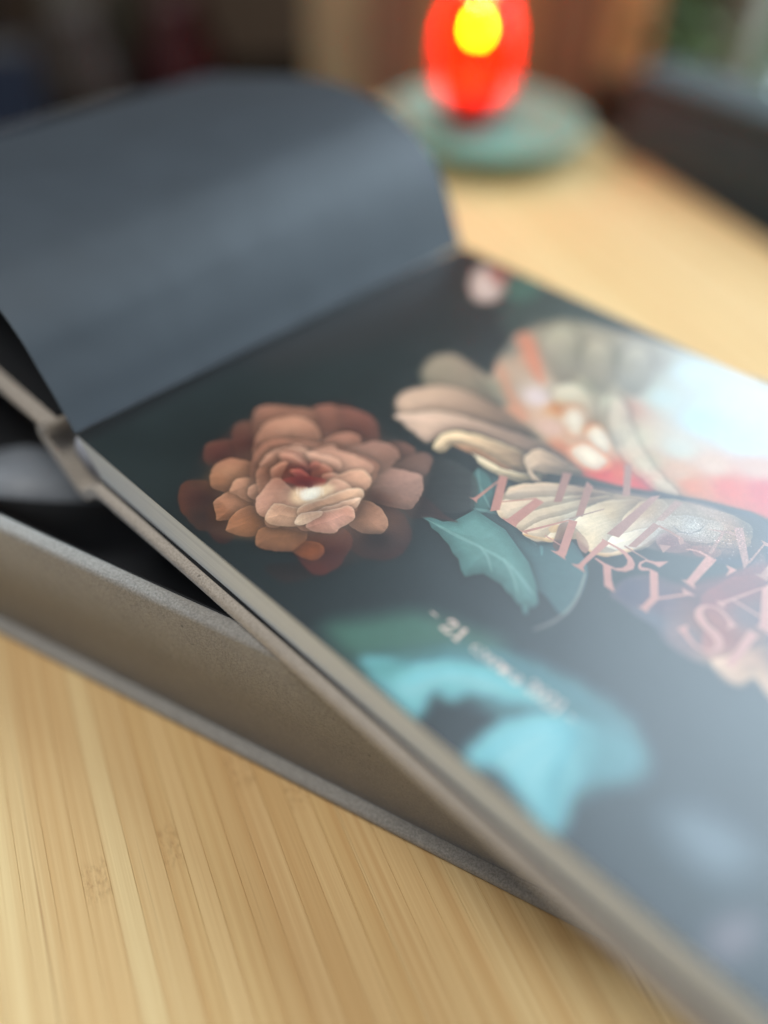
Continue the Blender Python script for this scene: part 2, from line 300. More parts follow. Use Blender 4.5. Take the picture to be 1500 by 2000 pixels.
# ------------------------------------------------------------------ the printed title page
# print artwork, page millimetres: outline (x, y in tenths of a mm), ink, tip ink, rim, softness px, shade under, whorl centre, opacity, smooth
ART = [
((1192,37,1254,155,1335,267,1452,317,1562,349,1588,259,1418,73,1357,11),(70,112,94),None,0,90,0,None,0.9,1),
((-198,889,-65,1394,114,1717,336,1347,243,930,109,689),(42,34,32),None,0,160,0,None,0.6,1),
((385,1878,575,1988,876,1924,1084,1823,864,1590,562,1588),(58,72,62),None,0,90,0,None,0.8,1),
((213,1791,185,1929,277,1960,369,1862,413,1721,341,1674),(190,150,132),(215,185,170),0.2,20,0,None,1.0,1),
((216,1927,314,1966,348,1871,296,1847),(165,90,75),None,0,20,0.0,None,1.0,1),
((328,1914,383,2007,489,1958,494,1809,431,1802),(64,96,80),None,0,26,0.0,None,1.0,1),
((2149,218,2187,292,2279,314,2346,280,2320,190,2233,166),(118,132,140),None,0,120,0,None,0.8,1),
((2351,68,2374,135,2410,157,2424,84,2384,30),(150,128,136),None,0,90,0,None,0.8,1),
((1351,17,1361,78,1411,142,1465,236,1535,301,1611,346,1720,382,1836,402,1947,397,2026,346,2054,290,2044,234,1995,170,1975,110,1810,148,1563,124),(74,122,126),None,0.1,60,0.2,None,0.85,1),
((1339,30,1378,82,1433,119,1495,202,1572,256,1661,283,1757,285,1811,282,1781,252,1758,237,1701,199,1655,179,1621,164,1610,134,1601,108,1579,95,1550,92,1565,55,1567,6,1530,-4,1473,-4),(104,168,170),(112,174,174),0.1,36,0.2,None,1.0,1),
((1757,227,1720,153,1708,83,1714,19,1754,-3,1783,24,1818,31,1880,15,1932,0,1975,-7,1999,12,1993,52,1972,108,1961,196,1933,272,1887,303,1816,287),(108,172,176),(114,176,180),0.1,36,0.2,None,1.0,1),
((1844,270,1916,332,1999,340,2045,291,2019,225,1969,163,1908,204),(84,142,146),None,0,70,0,None,0.8,1),
((1754,48,1772,153,1830,256,1837,252,1784,148,1764,46),(60,164,182),None,0,10,0,None,0.5,1),
((1841,34,1828,124,1849,253,1856,254,1841,121,1851,36),(60,164,182),None,0,10,0,None,0.5,1),
((1958,17,1892,126,1867,249,1876,251,1906,130,1966,20),(60,164,182),None,0,10,0,None,0.5,1),
((1475,34,1488,144,1580,213,1662,224,1623,184,1541,149,1526,61),(142,196,196),None,0,40,0,None,0.6,1),
((1763,79,1772,175,1820,223,1865,140,1873,66,1818,52),(140,196,198),None,0,50,0,None,0.6,1),
((1900,94,1898,173,1941,135,1984,43,1967,26),(84,150,154),None,0,40,0,None,0.6,1),
((1361,28,1399,92,1442,110,1432,38,1395,25),(74,134,128),None,0,40,0,None,0.6,1),
((1471,78,1518,175,1610,244,1717,268,1714,261,1611,231,1526,166,1483,76),(100,192,200),None,0,10,0,None,0.5,1),
((1083,787,1054,852,1087,868,1170,877,1262,858,1381,825,1494,793,1568,743,1601,684,1621,614,1624,541,1538,567,1478,557,1355,621,1262,656,1179,677,1132,723),(62,92,92),None,0.0,5,0.3,None,1.0,1),
((1070,546,1102,570,1142,581,1164,612,1171,661,1175,696,1231,693,1298,693,1368,663,1435,634,1502,581,1550,528,1552,505,1539,498,1556,469,1540,470,1523,487,1508,485,1482,496,1459,498,1432,509,1403,506,1369,504,1351,480,1340,455,1313,468,1280,495,1252,501,1221,519,1192,525,1165,534,1137,534,1112,549),(72,112,106),(90,130,122),0.35,2.5,0.45,None,1.0,0),
((1086,782,1065,811,1053,853,1068,854,1096,851,1144,817,1200,730,1197,699,1163,707,1132,739,1107,762),(76,114,108),None,0.3,3,0.2,None,1.0,1),
((1088,552,1192,569,1292,585,1396,593,1511,552,1511,544,1397,581,1296,575,1198,557),(132,168,158),None,0,4,0,None,0.55,1),
((1292,585,1333,570,1377,533,1377,527,1335,558,1291,577),(132,168,158),None,0,4,0,None,0.55,1),
((1377,595,1441,559,1488,515,1485,512,1439,550,1374,588),(132,168,158),None,0,4,0,None,0.55,1),
((1065,845,1120,792,1196,742,1197,735,1119,783,1064,836),(132,168,158),None,0,4,0,None,0.55,1),
((1174,703,1258,743,1391,716,1393,707,1263,730,1180,694),(132,168,158),None,0,4,0,None,0.55,1),
((1435,704,1421,718,1414,714,1443,684),(100,150,148),None,0,3,0,None,0.6,1),
((1581,716,1605,662,1624,604,1628,546,1620,491,1600,442,1596,447,1612,496,1619,549,1615,601,1599,655,1576,711),(150,140,128),None,0,5,0,None,0.7,1),
((648,1665,698,1802,803,1831,895,1874,986,1917,1086,1943,1206,1968,1377,1856,1467,1517,1482,1264,1359,1210,1174,1210,995,1273,800,1437),(140,118,98),None,0.0,84.0,0.3,None,1.0,1),
((545,1118,510,1228,546,1304,650,1302,749,1287,684,1413,630,1591,665,1711,687,1818,795,1878,899,1905,990,1948,1090,1974,1234,1997,1394,2018,1564,2007,1894,1331,1800,1315,1663,1257,1562,1195,1423,1113,1299,1064,1166,1046,998,1026,815,998,672,1021),(0,0,0),[(670,931,173,153,119),(584,1160,142,131,106),(767,1121,194,170,137),(882,1198,142,132,111),(791,1237,150,138,113),(761,1347,200,163,134),(667,1576,179,150,126),(782,1492,208,160,128),(666,1497,127,120,104),(801,1563,178,155,130),(952,1316,231,204,197),(929,1182,221,158,120),(736,1650,169,153,125),(733,1755,155,143,114),(869,1585,171,157,129),(886,1678,146,134,105),(885,1782,165,147,118),(1001,1750,142,132,106),(1026,1854,167,153,133),(1129,1835,159,149,133),(1013,1403,204,185,152),(1050,1510,170,157,124),(1155,1486,181,168,134),(1056,1327,221,122,41),(1124,1302,222,229,207),(1183,1302,206,121,31),(1247,1277,224,227,203),(1291,1176,231,208,167),(1202,1200,217,170,130),(1182,1140,216,126,82),(1381,1177,213,68,28),(1359,1136,212,36,28),(1484,1168,207,28,28),(1320,1363,203,186,151),(1430,1284,183,161,123),(1533,1227,178,150,115),(1210,1500,198,141,115),(1167,1634,175,167,146),(1266,1648,182,193,185),(1246,1861,190,201,198),(1454,1627,172,201,213),(1489,1838,191,214,228),(1604,1621,179,203,213),(1465,1436,190,185,168),(1591,1434,201,160,133),(1699,1527,195,148,126),(1597,1293,201,97,42),(1690,1372,201,60,28),(1788,1440,195,28,28),(1535,1319,197,144,108),(1076,1108,203,173,136),(1091,1205,220,170,145)],0,26,0,None,1.0,1),
((755,1591,705,1725,730,1794,812,1758,910,1628,979,1482,920,1467),(178,160,131),(206,189,160),0.25,25.099999999999998,0.22,(1352,1221),0.5,1),
((896,1664,864,1760,889,1813,971,1769,1071,1627,1094,1511,999,1551),(175,154,124),(204,184,154),0.25,25.099999999999998,0.22,(1352,1221),0.5,1),
((1018,1742,996,1847,1025,1892,1106,1836,1184,1676,1180,1579,1103,1613),(172,157,135),(201,187,166),0.25,25.099999999999998,0.22,(1352,1221),0.5,1),
((965,1375,979,1482,1086,1458,1183,1364,1148,1306,1046,1326),(215,196,164),(243,225,194),0.25,25.099999999999998,0.22,(1352,1221),0.5,1),
((1123,1452,1126,1545,1210,1500,1298,1381,1312,1296,1220,1340),(192,177,144),(222,208,176),0.25,25.099999999999998,0.22,(1352,1221),0.5,1),
((552,1125,510,1228,543,1293,626,1301,744,1234,888,1161,807,1075,673,1089),(150,128,106),(178,150,124),0.15,27.0,0.3,(1352,1221),0.55,1),
((617,908,591,980,625,1073,701,1142,850,1164,1000,1150,1089,1121,953,1039,803,944,708,864),(192,150,120),(218,180,152),0.15,23.2,0.4,(1352,1221),1.0,1),
((667,853,683,891,759,993,886,1051,1023,1092,1158,1115,1268,1078,1194,1010,1083,988,924,979,868,910,854,835,812,831,727,844),(210,165,134),(234,196,170),0.25,15.6,0.5,(1352,1221),1.0,1),
((872,831,853,894,885,958,984,1002,1119,1025,1217,1006,1239,957,1211,906,1119,877,1006,895,925,887,921,832,903,819),(216,170,130),(236,204,160),0.7,3,0.5,(1352,1221),1.0,1),
((920,885,979,927,1089,928,1190,933,1175,899,1105,880,1009,892),(206,140,100),None,0,5,0,None,0.7,1),
((993,900,1083,907,1167,936,1217,979,1239,939,1227,912,1181,892,1091,871,1028,883),(232,198,150),(246,220,180),0.6,3,0.5,(1352,1221),1.0,1),
((1127,1015,1138,1084,1259,1091,1310,1076,1241,1003,1192,971,1240,949,1206,940),(196,158,126),(214,180,148),0.5,4,0.4,(1352,1221),1.0,1),
((651,1572,652,1628,705,1617,819,1506,915,1403,864,1408,768,1477),(222,128,92),None,0.0,34.599999999999994,0,None,0.85,1),
((724,1356,738,1376,885,1268,1000,1193,988,1158,882,1220),(214,140,104),None,0.0,30.799999999999997,0,None,0.7,1),
((1065,1296,1056,1357,1101,1376,1167,1321,1197,1233,1155,1214),(222,138,96),None,0.0,49.8,0.1,None,0.6,1),
((1079,1296,1072,1343,1106,1358,1157,1316,1181,1248,1148,1234),(232,220,194),(246,238,214),0.1,38.4,0,None,0.72,1),
((1187,1267,1174,1335,1228,1337,1297,1279,1324,1219,1268,1210),(222,138,96),None,0,22,0.1,None,0.6,1),
((1201,1269,1192,1320,1233,1322,1286,1278,1307,1231,1263,1224),(232,220,194),(246,238,214),0.2,16,0,None,0.72,1),
((1196,1150,1218,1230,1303,1225,1358,1185,1338,1115,1260,1113),(222,138,96),None,0,22,0.1,None,0.6,1),
((1215,1155,1232,1216,1297,1212,1340,1181,1325,1127,1264,1126),(232,220,194),(246,238,214),0.2,16,0,None,0.72,1),
((1137,1512,1184,1516,1271,1435,1374,1341,1488,1270,1587,1230,1565,1190,1498,1191,1406,1222,1296,1298,1215,1376),(198,172,146),(216,194,168),0.3,10,0.25,None,0.5,1),
((1524,1165,1576,1202,1666,1252,1757,1296,1800,1315,1860,1296,1935,1147,1829,1038,1734,1056,1622,1066),(34,32,48),None,0,12,0.3,None,1.0,1),
((1296,992,1390,1073,1496,1134,1553,1169,1517,1099,1422,1025,1332,955),(92,70,72),None,0,10,0,None,0.9,1),
((1195,821,1184,859,1220,913,1301,998,1417,1060,1530,1136,1573,1181,1687,1236,1778,1267,1836,1250,1860,1172,1819,1115,1771,1072,1720,1034,1683,1054,1652,1008,1649,946,1619,887,1597,843,1568,810,1523,802,1476,818,1438,772,1402,724,1343,718,1306,729,1260,722,1224,739,1209,779),(199,162,125),(216,182,145),0.4,3,0.5,(1598,1240),1.0,1),
((1201,819,1189,865,1251,949,1335,1017,1445,1073,1373,990,1294,892,1230,825),(205,168,134),(222,184,150),0.45,3,0.35,(1598,1240),1.0,1),
((1224,743,1208,786,1252,847,1330,945,1394,1012,1340,907,1303,806,1293,734,1257,720),(224,188,147),(241,203,163),0.45,3,0.35,(1598,1240),1.0,1),
((1305,731,1303,782,1321,856,1375,960,1437,1057,1427,965,1389,864,1360,804,1348,723),(212,178,138),(228,194,154),0.45,3,0.35,(1598,1240),1.0,1),
((1340,722,1350,793,1383,873,1420,975,1427,888,1426,826,1413,782,1410,738,1379,719),(226,192,152),(243,207,169),0.45,3,0.35,(1598,1240),1.0,1),
((1408,741,1401,786,1398,865,1428,873,1433,804,1436,765),(252,219,184),(255,235,200),0.45,3,0.35,(1598,1240),1.0,1),
((1428,873,1420,975,1468,1064,1517,1099,1537,987,1553,884,1554,806,1511,812,1470,842),(233,201,158),(249,217,174),0.45,3,0.35,(1598,1240),1.0,1),
((1565,867,1527,976,1520,1094,1565,1165,1630,1114,1649,1027,1636,940,1606,881),(222,186,145),(239,201,161),0.45,3,0.35,(1598,1240),1.0,1),
((1635,968,1605,1072,1635,1134,1720,1192,1804,1218,1789,1127,1740,1069,1701,1051,1675,1054,1650,1011),(176,160,142),(192,176,158),0.45,3,0.35,(1598,1240),1.0,1),
((1557,852,1547,906,1571,961,1606,1028,1633,1025,1635,968,1612,898),(255,225,189),(255,241,206),0.45,3,0.35,(1598,1240),1.0,1),
((1346,714,1410,738,1431,758,1428,774,1400,751),(216,160,100),None,0.2,4,0,None,0.9,1),
((1523,802,1568,810,1597,843,1621,896,1610,902,1584,851,1554,819),(216,160,100),None,0.2,4,0,None,0.9,1),
((1390,789,1391,812,1402,828,1415,807,1407,784),(216,160,100),None,0.2,4,0,None,0.9,1),
((1402,831,1411,859,1435,851,1479,778,1481,738,1443,741,1419,789),(84,52,44),None,0,4,0.0,None,1.0,1),
((1458,844,1485,843,1520,820,1531,789,1510,789,1482,810),(150,104,84),None,0,3,0.0,None,1.0,1),
((1645,1020,1667,1053,1709,1045,1737,1047,1743,1022,1723,987,1687,964,1653,980),(118,94,92),None,0.2,4,0.2,None,1.0,1),
((1738,1045,1777,1089,1814,1095,1814,1053,1768,1020),(122,84,74),None,0.2,5,0.2,None,1.0,1),
((1616,1210,1673,1245,1744,1255,1815,1229,1855,1123,1809,1090,1784,1181,1704,1206),(150,118,102),None,0,22,0,None,0.7,1),
((1673,705,1671,782,1715,854,1803,891,1867,984,1899,1098,1934,1149,2208,682,2147,712,2107,725,2090,680,2047,669,2005,686,1956,668,1885,665,1830,692,1770,691,1717,699),(98,72,76),None,0,22,0.2,None,1.0,1),
((1798,808,1827,864,1894,881,1954,867,1982,776,1969,695,1912,682,1844,707),(116,84,84),None,0.2,12,0.2,(2038,1029),1.0,1),
((1866,877,1882,999,1932,1078,1975,1068,2058,902,2019,814,1960,802),(144,84,78),None,0.2,12,0.3,(2038,1029),1.0,1),
((1933,785,1984,825,2045,818,2058,740,2013,706,1957,716),(168,80,70),None,0.2,10,0.3,(2038,1029),1.0,1),
((1997,700,2020,746,2049,810,2099,850,2202,695,2145,716,2103,732,2089,687,2052,674),(196,138,112),(232,196,164),0.6,8,0.4,(2038,1029),1.0,1),
((889,723,939,810,1066,820,1153,729,1157,654,1075,600,975,642),(56,58,55),None,0,9,0.2,(743,371),0.8,1),
((970,589,1033,622,1126,608,1173,611,1102,568,1056,520),(63,34,30),None,0,9,0.2,(743,371),0.9,1),
((908,63,932,115,1007,178,1032,137,989,66),(43,29,27),None,0,14,0,(743,371),0.8,1),
((956,343,1019,292,1098,304,1149,363,1129,448,1059,509,978,518,941,449),(51,28,26),(63,35,31),0.15,9,0.2,(743,371),1.0,1),
((884,190,957,153,1025,149,1056,195,1038,279,994,333,926,337,875,284),(75,32,26),(102,43,34),0.3,7,0.3,(743,371),1.0,1),
((453,95,532,34,636,20,685,56,625,130,523,184,460,151),(70,39,27),(97,51,35),0.3,9,0.2,(743,371),1.0,1),
((547,125,604,137,715,115,756,55,714,25,628,55),(56,29,24),None,0.1,10,0.1,(743,371),1.0,1),
((345,271,347,324,386,365,486,337,501,288,453,242,412,225),(75,43,34),(119,73,53),0.5,6,0.3,(743,371),1.0,1),
((386,358,323,415,335,466,387,476,497,401,542,333,483,306),(82,48,39),(122,75,58),0.5,6,0.3,(743,371),1.0,1),
((752,704,782,767,843,775,874,728,843,668),(126,82,71),None,0.3,5,0.3,(743,371),1.0,1),
((819,600,848,672,870,776,922,781,956,700,921,596),(97,68,60),(117,85,76),0.3,5,0.3,(743,371),1.0,1),
((505,786,451,733,428,684,481,659,593,737),(61,39,35),None,0.1,10,0.2,(743,371),1.0,1),
((450,649,443,717,501,757,579,735,642,662,619,577,554,570),(134,78,63),(161,102,83),0.35,5,0.4,(743,371),1.0,1),
((506,742,551,786,630,793,700,750,734,703,694,646,618,660),(119,65,55),(143,85,71),0.35,5,0.4,(743,371),1.0,1),
((353,476,305,525,315,585,377,621,435,662,504,635,513,567,495,455,451,405),(151,95,73),(185,126,101),0.4,5,0.4,(743,371),1.0,1),
((450,393,392,493,404,572,452,618,529,618,599,568,601,507,551,445,519,358),(168,107,83),(219,156,124),0.8,3,0.5,(743,371),1.0,1),
((608,547,594,615,618,674,664,692,699,660,719,590,663,531),(163,104,83),(197,136,111),0.6,3,0.5,(743,371),1.0,1),
((486,188,447,239,457,302,520,333,587,313,629,266,607,212,547,170),(156,97,71),(207,143,106),0.7,3,0.5,(743,371),1.0,1),
((629,98,581,137,582,202,624,230,677,218,703,176,688,129,660,85),(168,104,76),(224,158,121),0.7,3,0.55,(743,371),1.0,1),
((700,87,672,133,673,202,741,204,801,176,797,139,765,99,718,80),(153,90,60),(204,136,96),0.7,3,0.5,(743,371),1.0,1),
((578,198,544,245,573,283,619,297,654,278,676,230,647,203,600,201),(192,126,96),(234,165,129),0.7,2.5,0.5,(743,371),1.0,1),
((904,169,900,211,948,246,986,226,988,190,956,170),(141,75,48),(190,104,63),0.7,3,0.4,(743,371),1.0,1),
((812,109,778,147,799,216,866,255,904,233,914,184,890,138,843,111),(136,85,58),(180,119,83),0.7,3,0.5,(743,371),1.0,1),
((872,463,806,552,825,613,888,672,950,688,989,658,1029,583,1025,538,981,508,914,480),(141,97,83),(200,151,132),0.7,3,0.6,(743,371),1.0,1),
((937,370,891,437,912,484,980,482,1037,447,1048,404,1013,374,972,361),(153,102,78),(214,158,127),0.8,2.5,0.55,(743,371),1.0,1),
((678,576,694,642,732,719,799,733,840,697,842,612,805,556,741,541),(148,102,86),(195,141,121),0.5,3,0.5,(743,371),1.0,1),
((553,299,481,383,480,473,547,532,642,587,725,619,804,630,853,579,882,509,924,425,929,339,891,255,817,205,729,193,647,232),(195,126,99),None,0.3,5,0.5,(743,371),1.0,1),
((874,492,882,459,871,427,837,428,810,445,802,474,805,508,843,515),(192,128,101),(244,174,140),0.8,2.5,0.55,(743,371),1.0,1),
((922,418,918,384,886,370,855,380,840,408,841,443,863,454,897,449),(183,122,96),(233,165,134),0.8,2.5,0.55,(743,371),1.0,1),
((928,295,906,278,871,285,850,310,854,333,872,354,900,350,929,322),(176,118,92),(224,161,129),0.8,2.5,0.55,(743,371),1.0,1),
((884,252,860,241,820,253,815,284,822,308,846,320,873,307,891,276),(189,125,99),(239,170,138),0.8,2.5,0.55,(743,371),1.0,1),
((780,180,748,195,723,221,727,248,758,263,787,253,803,230,809,199),(173,115,91),(220,157,128),0.8,2.5,0.55,(743,371),1.0,1),
((725,221,697,236,675,270,698,292,726,295,758,281,762,257,753,227),(200,132,105),(253,181,147),0.8,2.5,0.55,(743,371),1.0,1),
((624,229,603,257,613,292,636,304,669,295,693,271,686,244,658,227),(169,113,88),(214,153,124),0.8,2.5,0.55,(743,371),1.0,1),
((560,341,554,377,584,398,619,388,645,358,640,329,625,303,579,315),(186,124,97),(236,169,137),0.8,2.5,0.55,(743,371),1.0,1),
((515,431,536,459,576,465,608,434,620,405,603,384,571,380,529,395),(162,108,85),(206,147,119),0.8,2.5,0.55,(743,371),1.0,1),
((539,496,563,513,611,508,630,481,626,445,605,420,570,425,543,458),(173,115,91),(220,157,127),0.8,2.5,0.55,(743,371),1.0,1),
((639,590,673,580,705,553,710,520,684,504,652,501,619,526,620,570),(181,120,95),(230,164,133),0.8,2.5,0.55,(743,371),1.0,1),
((718,602,757,585,764,549,765,520,731,511,695,523,674,555,690,588),(193,129,101),(246,175,142),0.8,2.5,0.55,(743,371),1.0,1),
((824,572,844,545,845,510,829,489,792,497,767,526,762,557,795,577),(170,113,88),(215,154,125),0.8,2.5,0.55,(743,371),1.0,1),
((883,416,878,389,853,378,827,383,809,405,811,434,832,445,859,441),(191,130,101),(237,176,146),0.8,2.5,0.55,(743,371),1.0,1),
((869,345,858,328,826,327,806,344,801,369,818,392,842,392,865,369),(176,120,93),(219,163,134),0.8,2.5,0.55,(743,371),1.0,1),
((868,278,841,267,813,282,801,304,806,330,827,338,856,331,873,304),(212,145,113),(255,196,161),0.8,2.5,0.55,(743,371),1.0,1),
((778,230,750,234,735,262,734,283,755,300,783,291,797,271,794,244),(183,125,97),(228,169,139),0.8,2.5,0.55,(743,371),1.0,1),
((677,244,654,264,660,292,669,313,701,309,718,288,722,265,708,240),(209,142,111),(255,193,160),0.8,2.5,0.55,(743,371),1.0,1),
((626,299,614,328,627,350,656,353,679,339,686,315,678,296,658,283),(187,128,100),(234,174,143),0.8,2.5,0.55,(743,371),1.0,1),
((565,400,575,427,609,430,635,417,646,389,635,363,613,363,584,369),(186,126,99),(233,173,142),0.8,2.5,0.55,(743,371),1.0,1),
((582,472,609,483,644,480,659,459,656,428,639,408,611,415,586,439),(183,125,97),(228,169,139),0.8,2.5,0.55,(743,371),1.0,1),
((663,552,692,548,722,521,716,492,700,476,670,480,649,499,646,528),(186,126,99),(231,173,142),0.8,2.5,0.55,(743,371),1.0,1),
((764,541,788,525,801,491,786,471,756,471,730,488,724,514,734,537),(197,134,105),(245,183,149),0.8,2.5,0.55,(743,371),1.0,1),
((835,502,850,473,844,448,824,439,792,451,776,481,781,502,804,513),(176,120,93),(220,163,134),0.8,2.5,0.55,(743,371),1.0,1),
((616,508,631,559,704,600,779,616,821,599,827,557,781,505,712,485),(239,173,142),(214,151,124),0.4,4,0.3,(743,371),1.0,1),
((574,304,531,374,524,444,575,470,602,410,607,347,679,288,654,256),(183,114,88),(226,161,129),0.7,3,0.4,(743,371),1.0,1),
((546,341,520,411,540,478,603,507,629,463,576,425,571,368),(209,143,116),(244,178,147),0.6,3,0.4,(743,371),1.0,1),
((548,443,580,478,635,472,680,450,660,428,606,424),(183,104,86),(217,134,109),0.6,3,0.4,(743,371),1.0,1),
((605,494,634,524,697,552,750,523,718,489,661,478),(248,183,149),(231,170,142),0.5,3,0.3,(743,371),1.0,1),
((598,357,599,402,638,451,697,444,719,399,681,356,641,335),(102,34,27),(126,48,38),0.1,8,0.4,(743,371),1.0,1),
((694,439,672,482,686,504,730,502,753,475,745,434,718,427),(183,112,91),(226,153,124),0.7,3,0.4,(743,371),1.0,1),
((544,427,569,458,613,464,668,452,676,429,630,425,588,410),(195,122,99),(239,168,137),0.8,2.5,0.5,(743,371),1.0,1),
((594,351,579,394,600,422,617,392,643,348,636,327),(190,119,96),(231,163,132),0.8,2.5,0.5,(743,371),1.0,1),
((635,397,648,427,690,429,723,414,696,405,668,394),(161,80,66),(207,122,99),0.8,2,0.5,(743,371),1.0,1),
((724,459,744,496,777,494,792,459,761,437),(214,146,119),(255,192,160),0.8,2.5,0.5,(743,371),1.0,1),
((658,464,655,488,675,496,694,476,681,454),(183,102,83),None,0.5,3,0.3,(743,371),1.0,1),
((759,459,767,526,799,576,850,558,874,513,841,466,798,434),(217,148,116),(251,187,152),0.6,3,0.4,(743,371),1.0,1),
((701,202,660,245,628,343,731,335,810,307,794,241,755,197),(204,139,114),(244,180,152),0.4,4,0.3,(743,371),1.0,1),
((777,407,767,479,851,484,872,442,839,391),(239,170,137),(253,190,157),0.4,4,0.3,(743,371),1.0,1),
((651,351,686,413,749,454,762,418,747,376,685,362),(107,19,17),None,0,4,0,(743,371),1.0,1),
((725,323,713,361,742,399,768,441,798,442,814,372,799,321,760,302),(255,214,166),None,0,30,0,None,0.9,1),
((741,346,737,382,767,414,793,376,775,338),(255,250,232),None,0,16,0,None,1.0,1),
((706,392,739,385,744,399,724,427,701,428),(97,14,15),None,0,4,0,(743,371),1.0,1),
((722,349,710,365,728,352,746,333),(255,240,210),None,0,2,0,None,0.7,1),
((734,353,717,373,735,360,753,340),(255,240,210),None,0,2,0,None,0.7,1),
((746,356,724,380,742,367,760,348),(255,240,210),None,0,2,0,None,0.7,1),
((744,371,731,388,750,375,767,355),(255,240,210),None,0,2,0,None,0.7,1),
((755,375,738,395,757,382,774,362),(255,240,210),None,0,2,0,None,0.7,1),
((767,378,745,402,764,389,781,370),(255,240,210),None,0,2,0,None,0.7,1),
((765,394,752,410,771,397,788,377),(255,240,210),None,0,2,0,None,0.7,1),
((777,397,759,417,778,404,795,384),(255,240,210),None,0,2,0,None,0.7,1),
((788,400,767,425,785,411,803,392),(255,240,210),None,0,2,0,None,0.7,1),
((746,196,722,259,771,294,824,311,855,283,840,234,792,199),(224,158,121),(255,207,170),0.7,3,0.4,(743,371),1.0,1),
((789,298,807,382,830,475,863,505,900,463,884,393,850,343,840,273),(239,168,129),(255,214,175),0.8,2.5,0.4,(743,371),1.0,1),
((842,298,842,359,870,435,890,473,909,429,883,371,869,304),(251,183,149),(255,224,190),0.7,2.5,0.4,(743,371),1.0,1),
((867,257,843,307,857,356,888,419,935,403,946,366,944,337,945,305,907,271),(226,148,124),(255,195,170),0.8,2.5,0.5,(743,371),1.0,1),
((823,253,813,289,845,341,860,329,858,272,839,246),(255,209,170),(255,236,198),0.5,2,0.3,(743,371),1.0,1),
((475,92,354,258,314,436,315,590,434,688,509,775,654,792,834,776,924,774,1028,609,1125,436,1111,331,1042,187,915,167,816,117,731,54,627,13),(0,0,0),[(368,545,126,84,63),(473,533,174,129,101),(458,450,152,105,78),(559,676,132,88,69),(638,724,102,61,46),(635,585,165,119,95),(773,632,164,125,103),(794,702,105,74,56),(508,246,177,129,93),(501,208,139,89,55),(613,250,193,143,110),(642,165,186,132,96),(633,114,116,62,28),(742,145,168,111,69),(535,97,54,28,28),(598,50,33,28,28),(397,287,80,29,28),(426,383,86,36,28),(856,184,150,101,67),(950,203,135,67,28),(1009,227,54,28,28),(1061,382,28,28,28),(965,431,168,120,91),(1015,428,173,125,96),(919,583,153,120,103),(962,628,150,118,101),(933,510,87,49,33),(603,487,219,168,137),(674,528,223,172,141),(749,575,208,161,131),(588,360,150,91,61),(625,383,148,76,45),(664,423,118,28,28),(716,387,104,28,28),(710,457,137,52,28),(730,328,236,190,152),(760,374,255,242,216),(791,420,245,210,174),(806,481,219,172,141),(822,543,212,166,134),(747,260,208,157,125),(689,257,190,139,110),(804,264,223,172,136),(835,379,234,183,147),(867,442,234,181,143),(903,352,234,177,150),(871,292,197,139,113),(510,389,169,116,86),(900,419,208,145,113),(271,339,28,28,28),(423,172,28,28,28),(272,498,28,28,28),(1135,271,28,28,28),(855,68,28,28,28),(1176,374,28,28,28),(949,103,28,28,28),(1117,561,28,28,28),(720,810,28,28,28),(641,-13,28,28,28)],0,26,0,None,0.42,1),
((1231,746,1195,821,1224,909,1332,1021,1460,1105,1589,1182,1719,1253,1841,1302,1920,1148,1849,1089,1773,1011,1703,966,1638,936,1597,843,1554,806,1476,818,1401,726,1305,731),(0,0,0),[(1204,847,195,176,154),(1268,914,195,172,147),(1382,1016,141,109,90),(1254,771,207,185,162),(1320,808,203,179,154),(1355,923,209,189,161),(1380,778,190,165,138),(1413,782,225,195,149),(1427,888,228,218,196),(1439,795,138,91,52),(1475,922,218,200,169),(1512,842,214,189,151),(1492,1002,198,165,123),(1561,951,216,195,167),(1569,886,239,221,201),(1543,1086,175,132,95),(1623,1015,230,216,197),(1642,1095,205,182,158),(1695,1119,204,194,185),(1752,1164,190,160,136),(1676,1010,95,28,28),(1763,1029,109,40,28),(1799,1182,129,71,28),(1855,1123,56,28,28),(1841,1256,28,28,28)],0,14,0,None,0.5,1),
((1678,710,1671,782,1715,854,1793,908,1858,1001,1899,1098,1934,1149,2152,717,2107,725,2090,680,2047,669,2005,686,1956,668,1885,665,1830,692,1770,691),(0,0,0),[(1701,760,28,28,60),(1784,793,70,42,64),(1856,868,97,28,28),(1895,934,115,28,28),(1925,813,148,60,28),(1904,720,118,90,87),(1807,693,60,79,97),(1987,805,157,60,28),(1996,911,83,60,67),(2059,764,179,129,92),(2022,703,203,160,123),(2108,736,216,168,119),(2065,861,142,95,67),(1749,916,28,28,28),(1926,1018,126,28,28)],0,24,0,None,0.55,1),
((1123,724,1135,729,1139,739,1139,859,1144,854,1151,737,1153,730,1162,721,1154,723,1142,725),(186,126,110),None,0,1.0,0,None,1.0,0),
((1126,878,1151,890,1231,749,1214,722),(186,126,110),None,0,1.0,0,None,1.0,0),
((1207,780,1277,878,1282,874,1211,777),(186,126,110),None,0,1.0,0,None,1.0,0),
((1276,876,1306,878,1308,744,1312,728,1320,723,1300,723,1272,723,1254,728,1270,731,1274,740),(186,126,110),None,0,1.0,0,None,1.0,0),
((1325,723,1338,726,1348,733,1361,727,1337,722),(186,126,110),None,0,1.0,0,None,1.0,0),
((1338,726,1410,872,1413,868,1351,729),(186,126,110),None,0,1.0,0,None,1.0,0),
((1397,763,1456,763,1456,759,1399,758),(186,126,110),None,0,1.0,0,None,1.0,0),
((1410,871,1432,883,1493,740,1495,729,1506,722,1476,722,1446,722,1463,730,1466,739),(186,126,110),None,0,1.0,0,None,1.0,0),
((1534,874,1557,879,1555,750,1560,732,1577,721,1547,721,1522,721,1538,730,1541,736),(186,126,110),None,0,1.0,0,None,1.0,0),
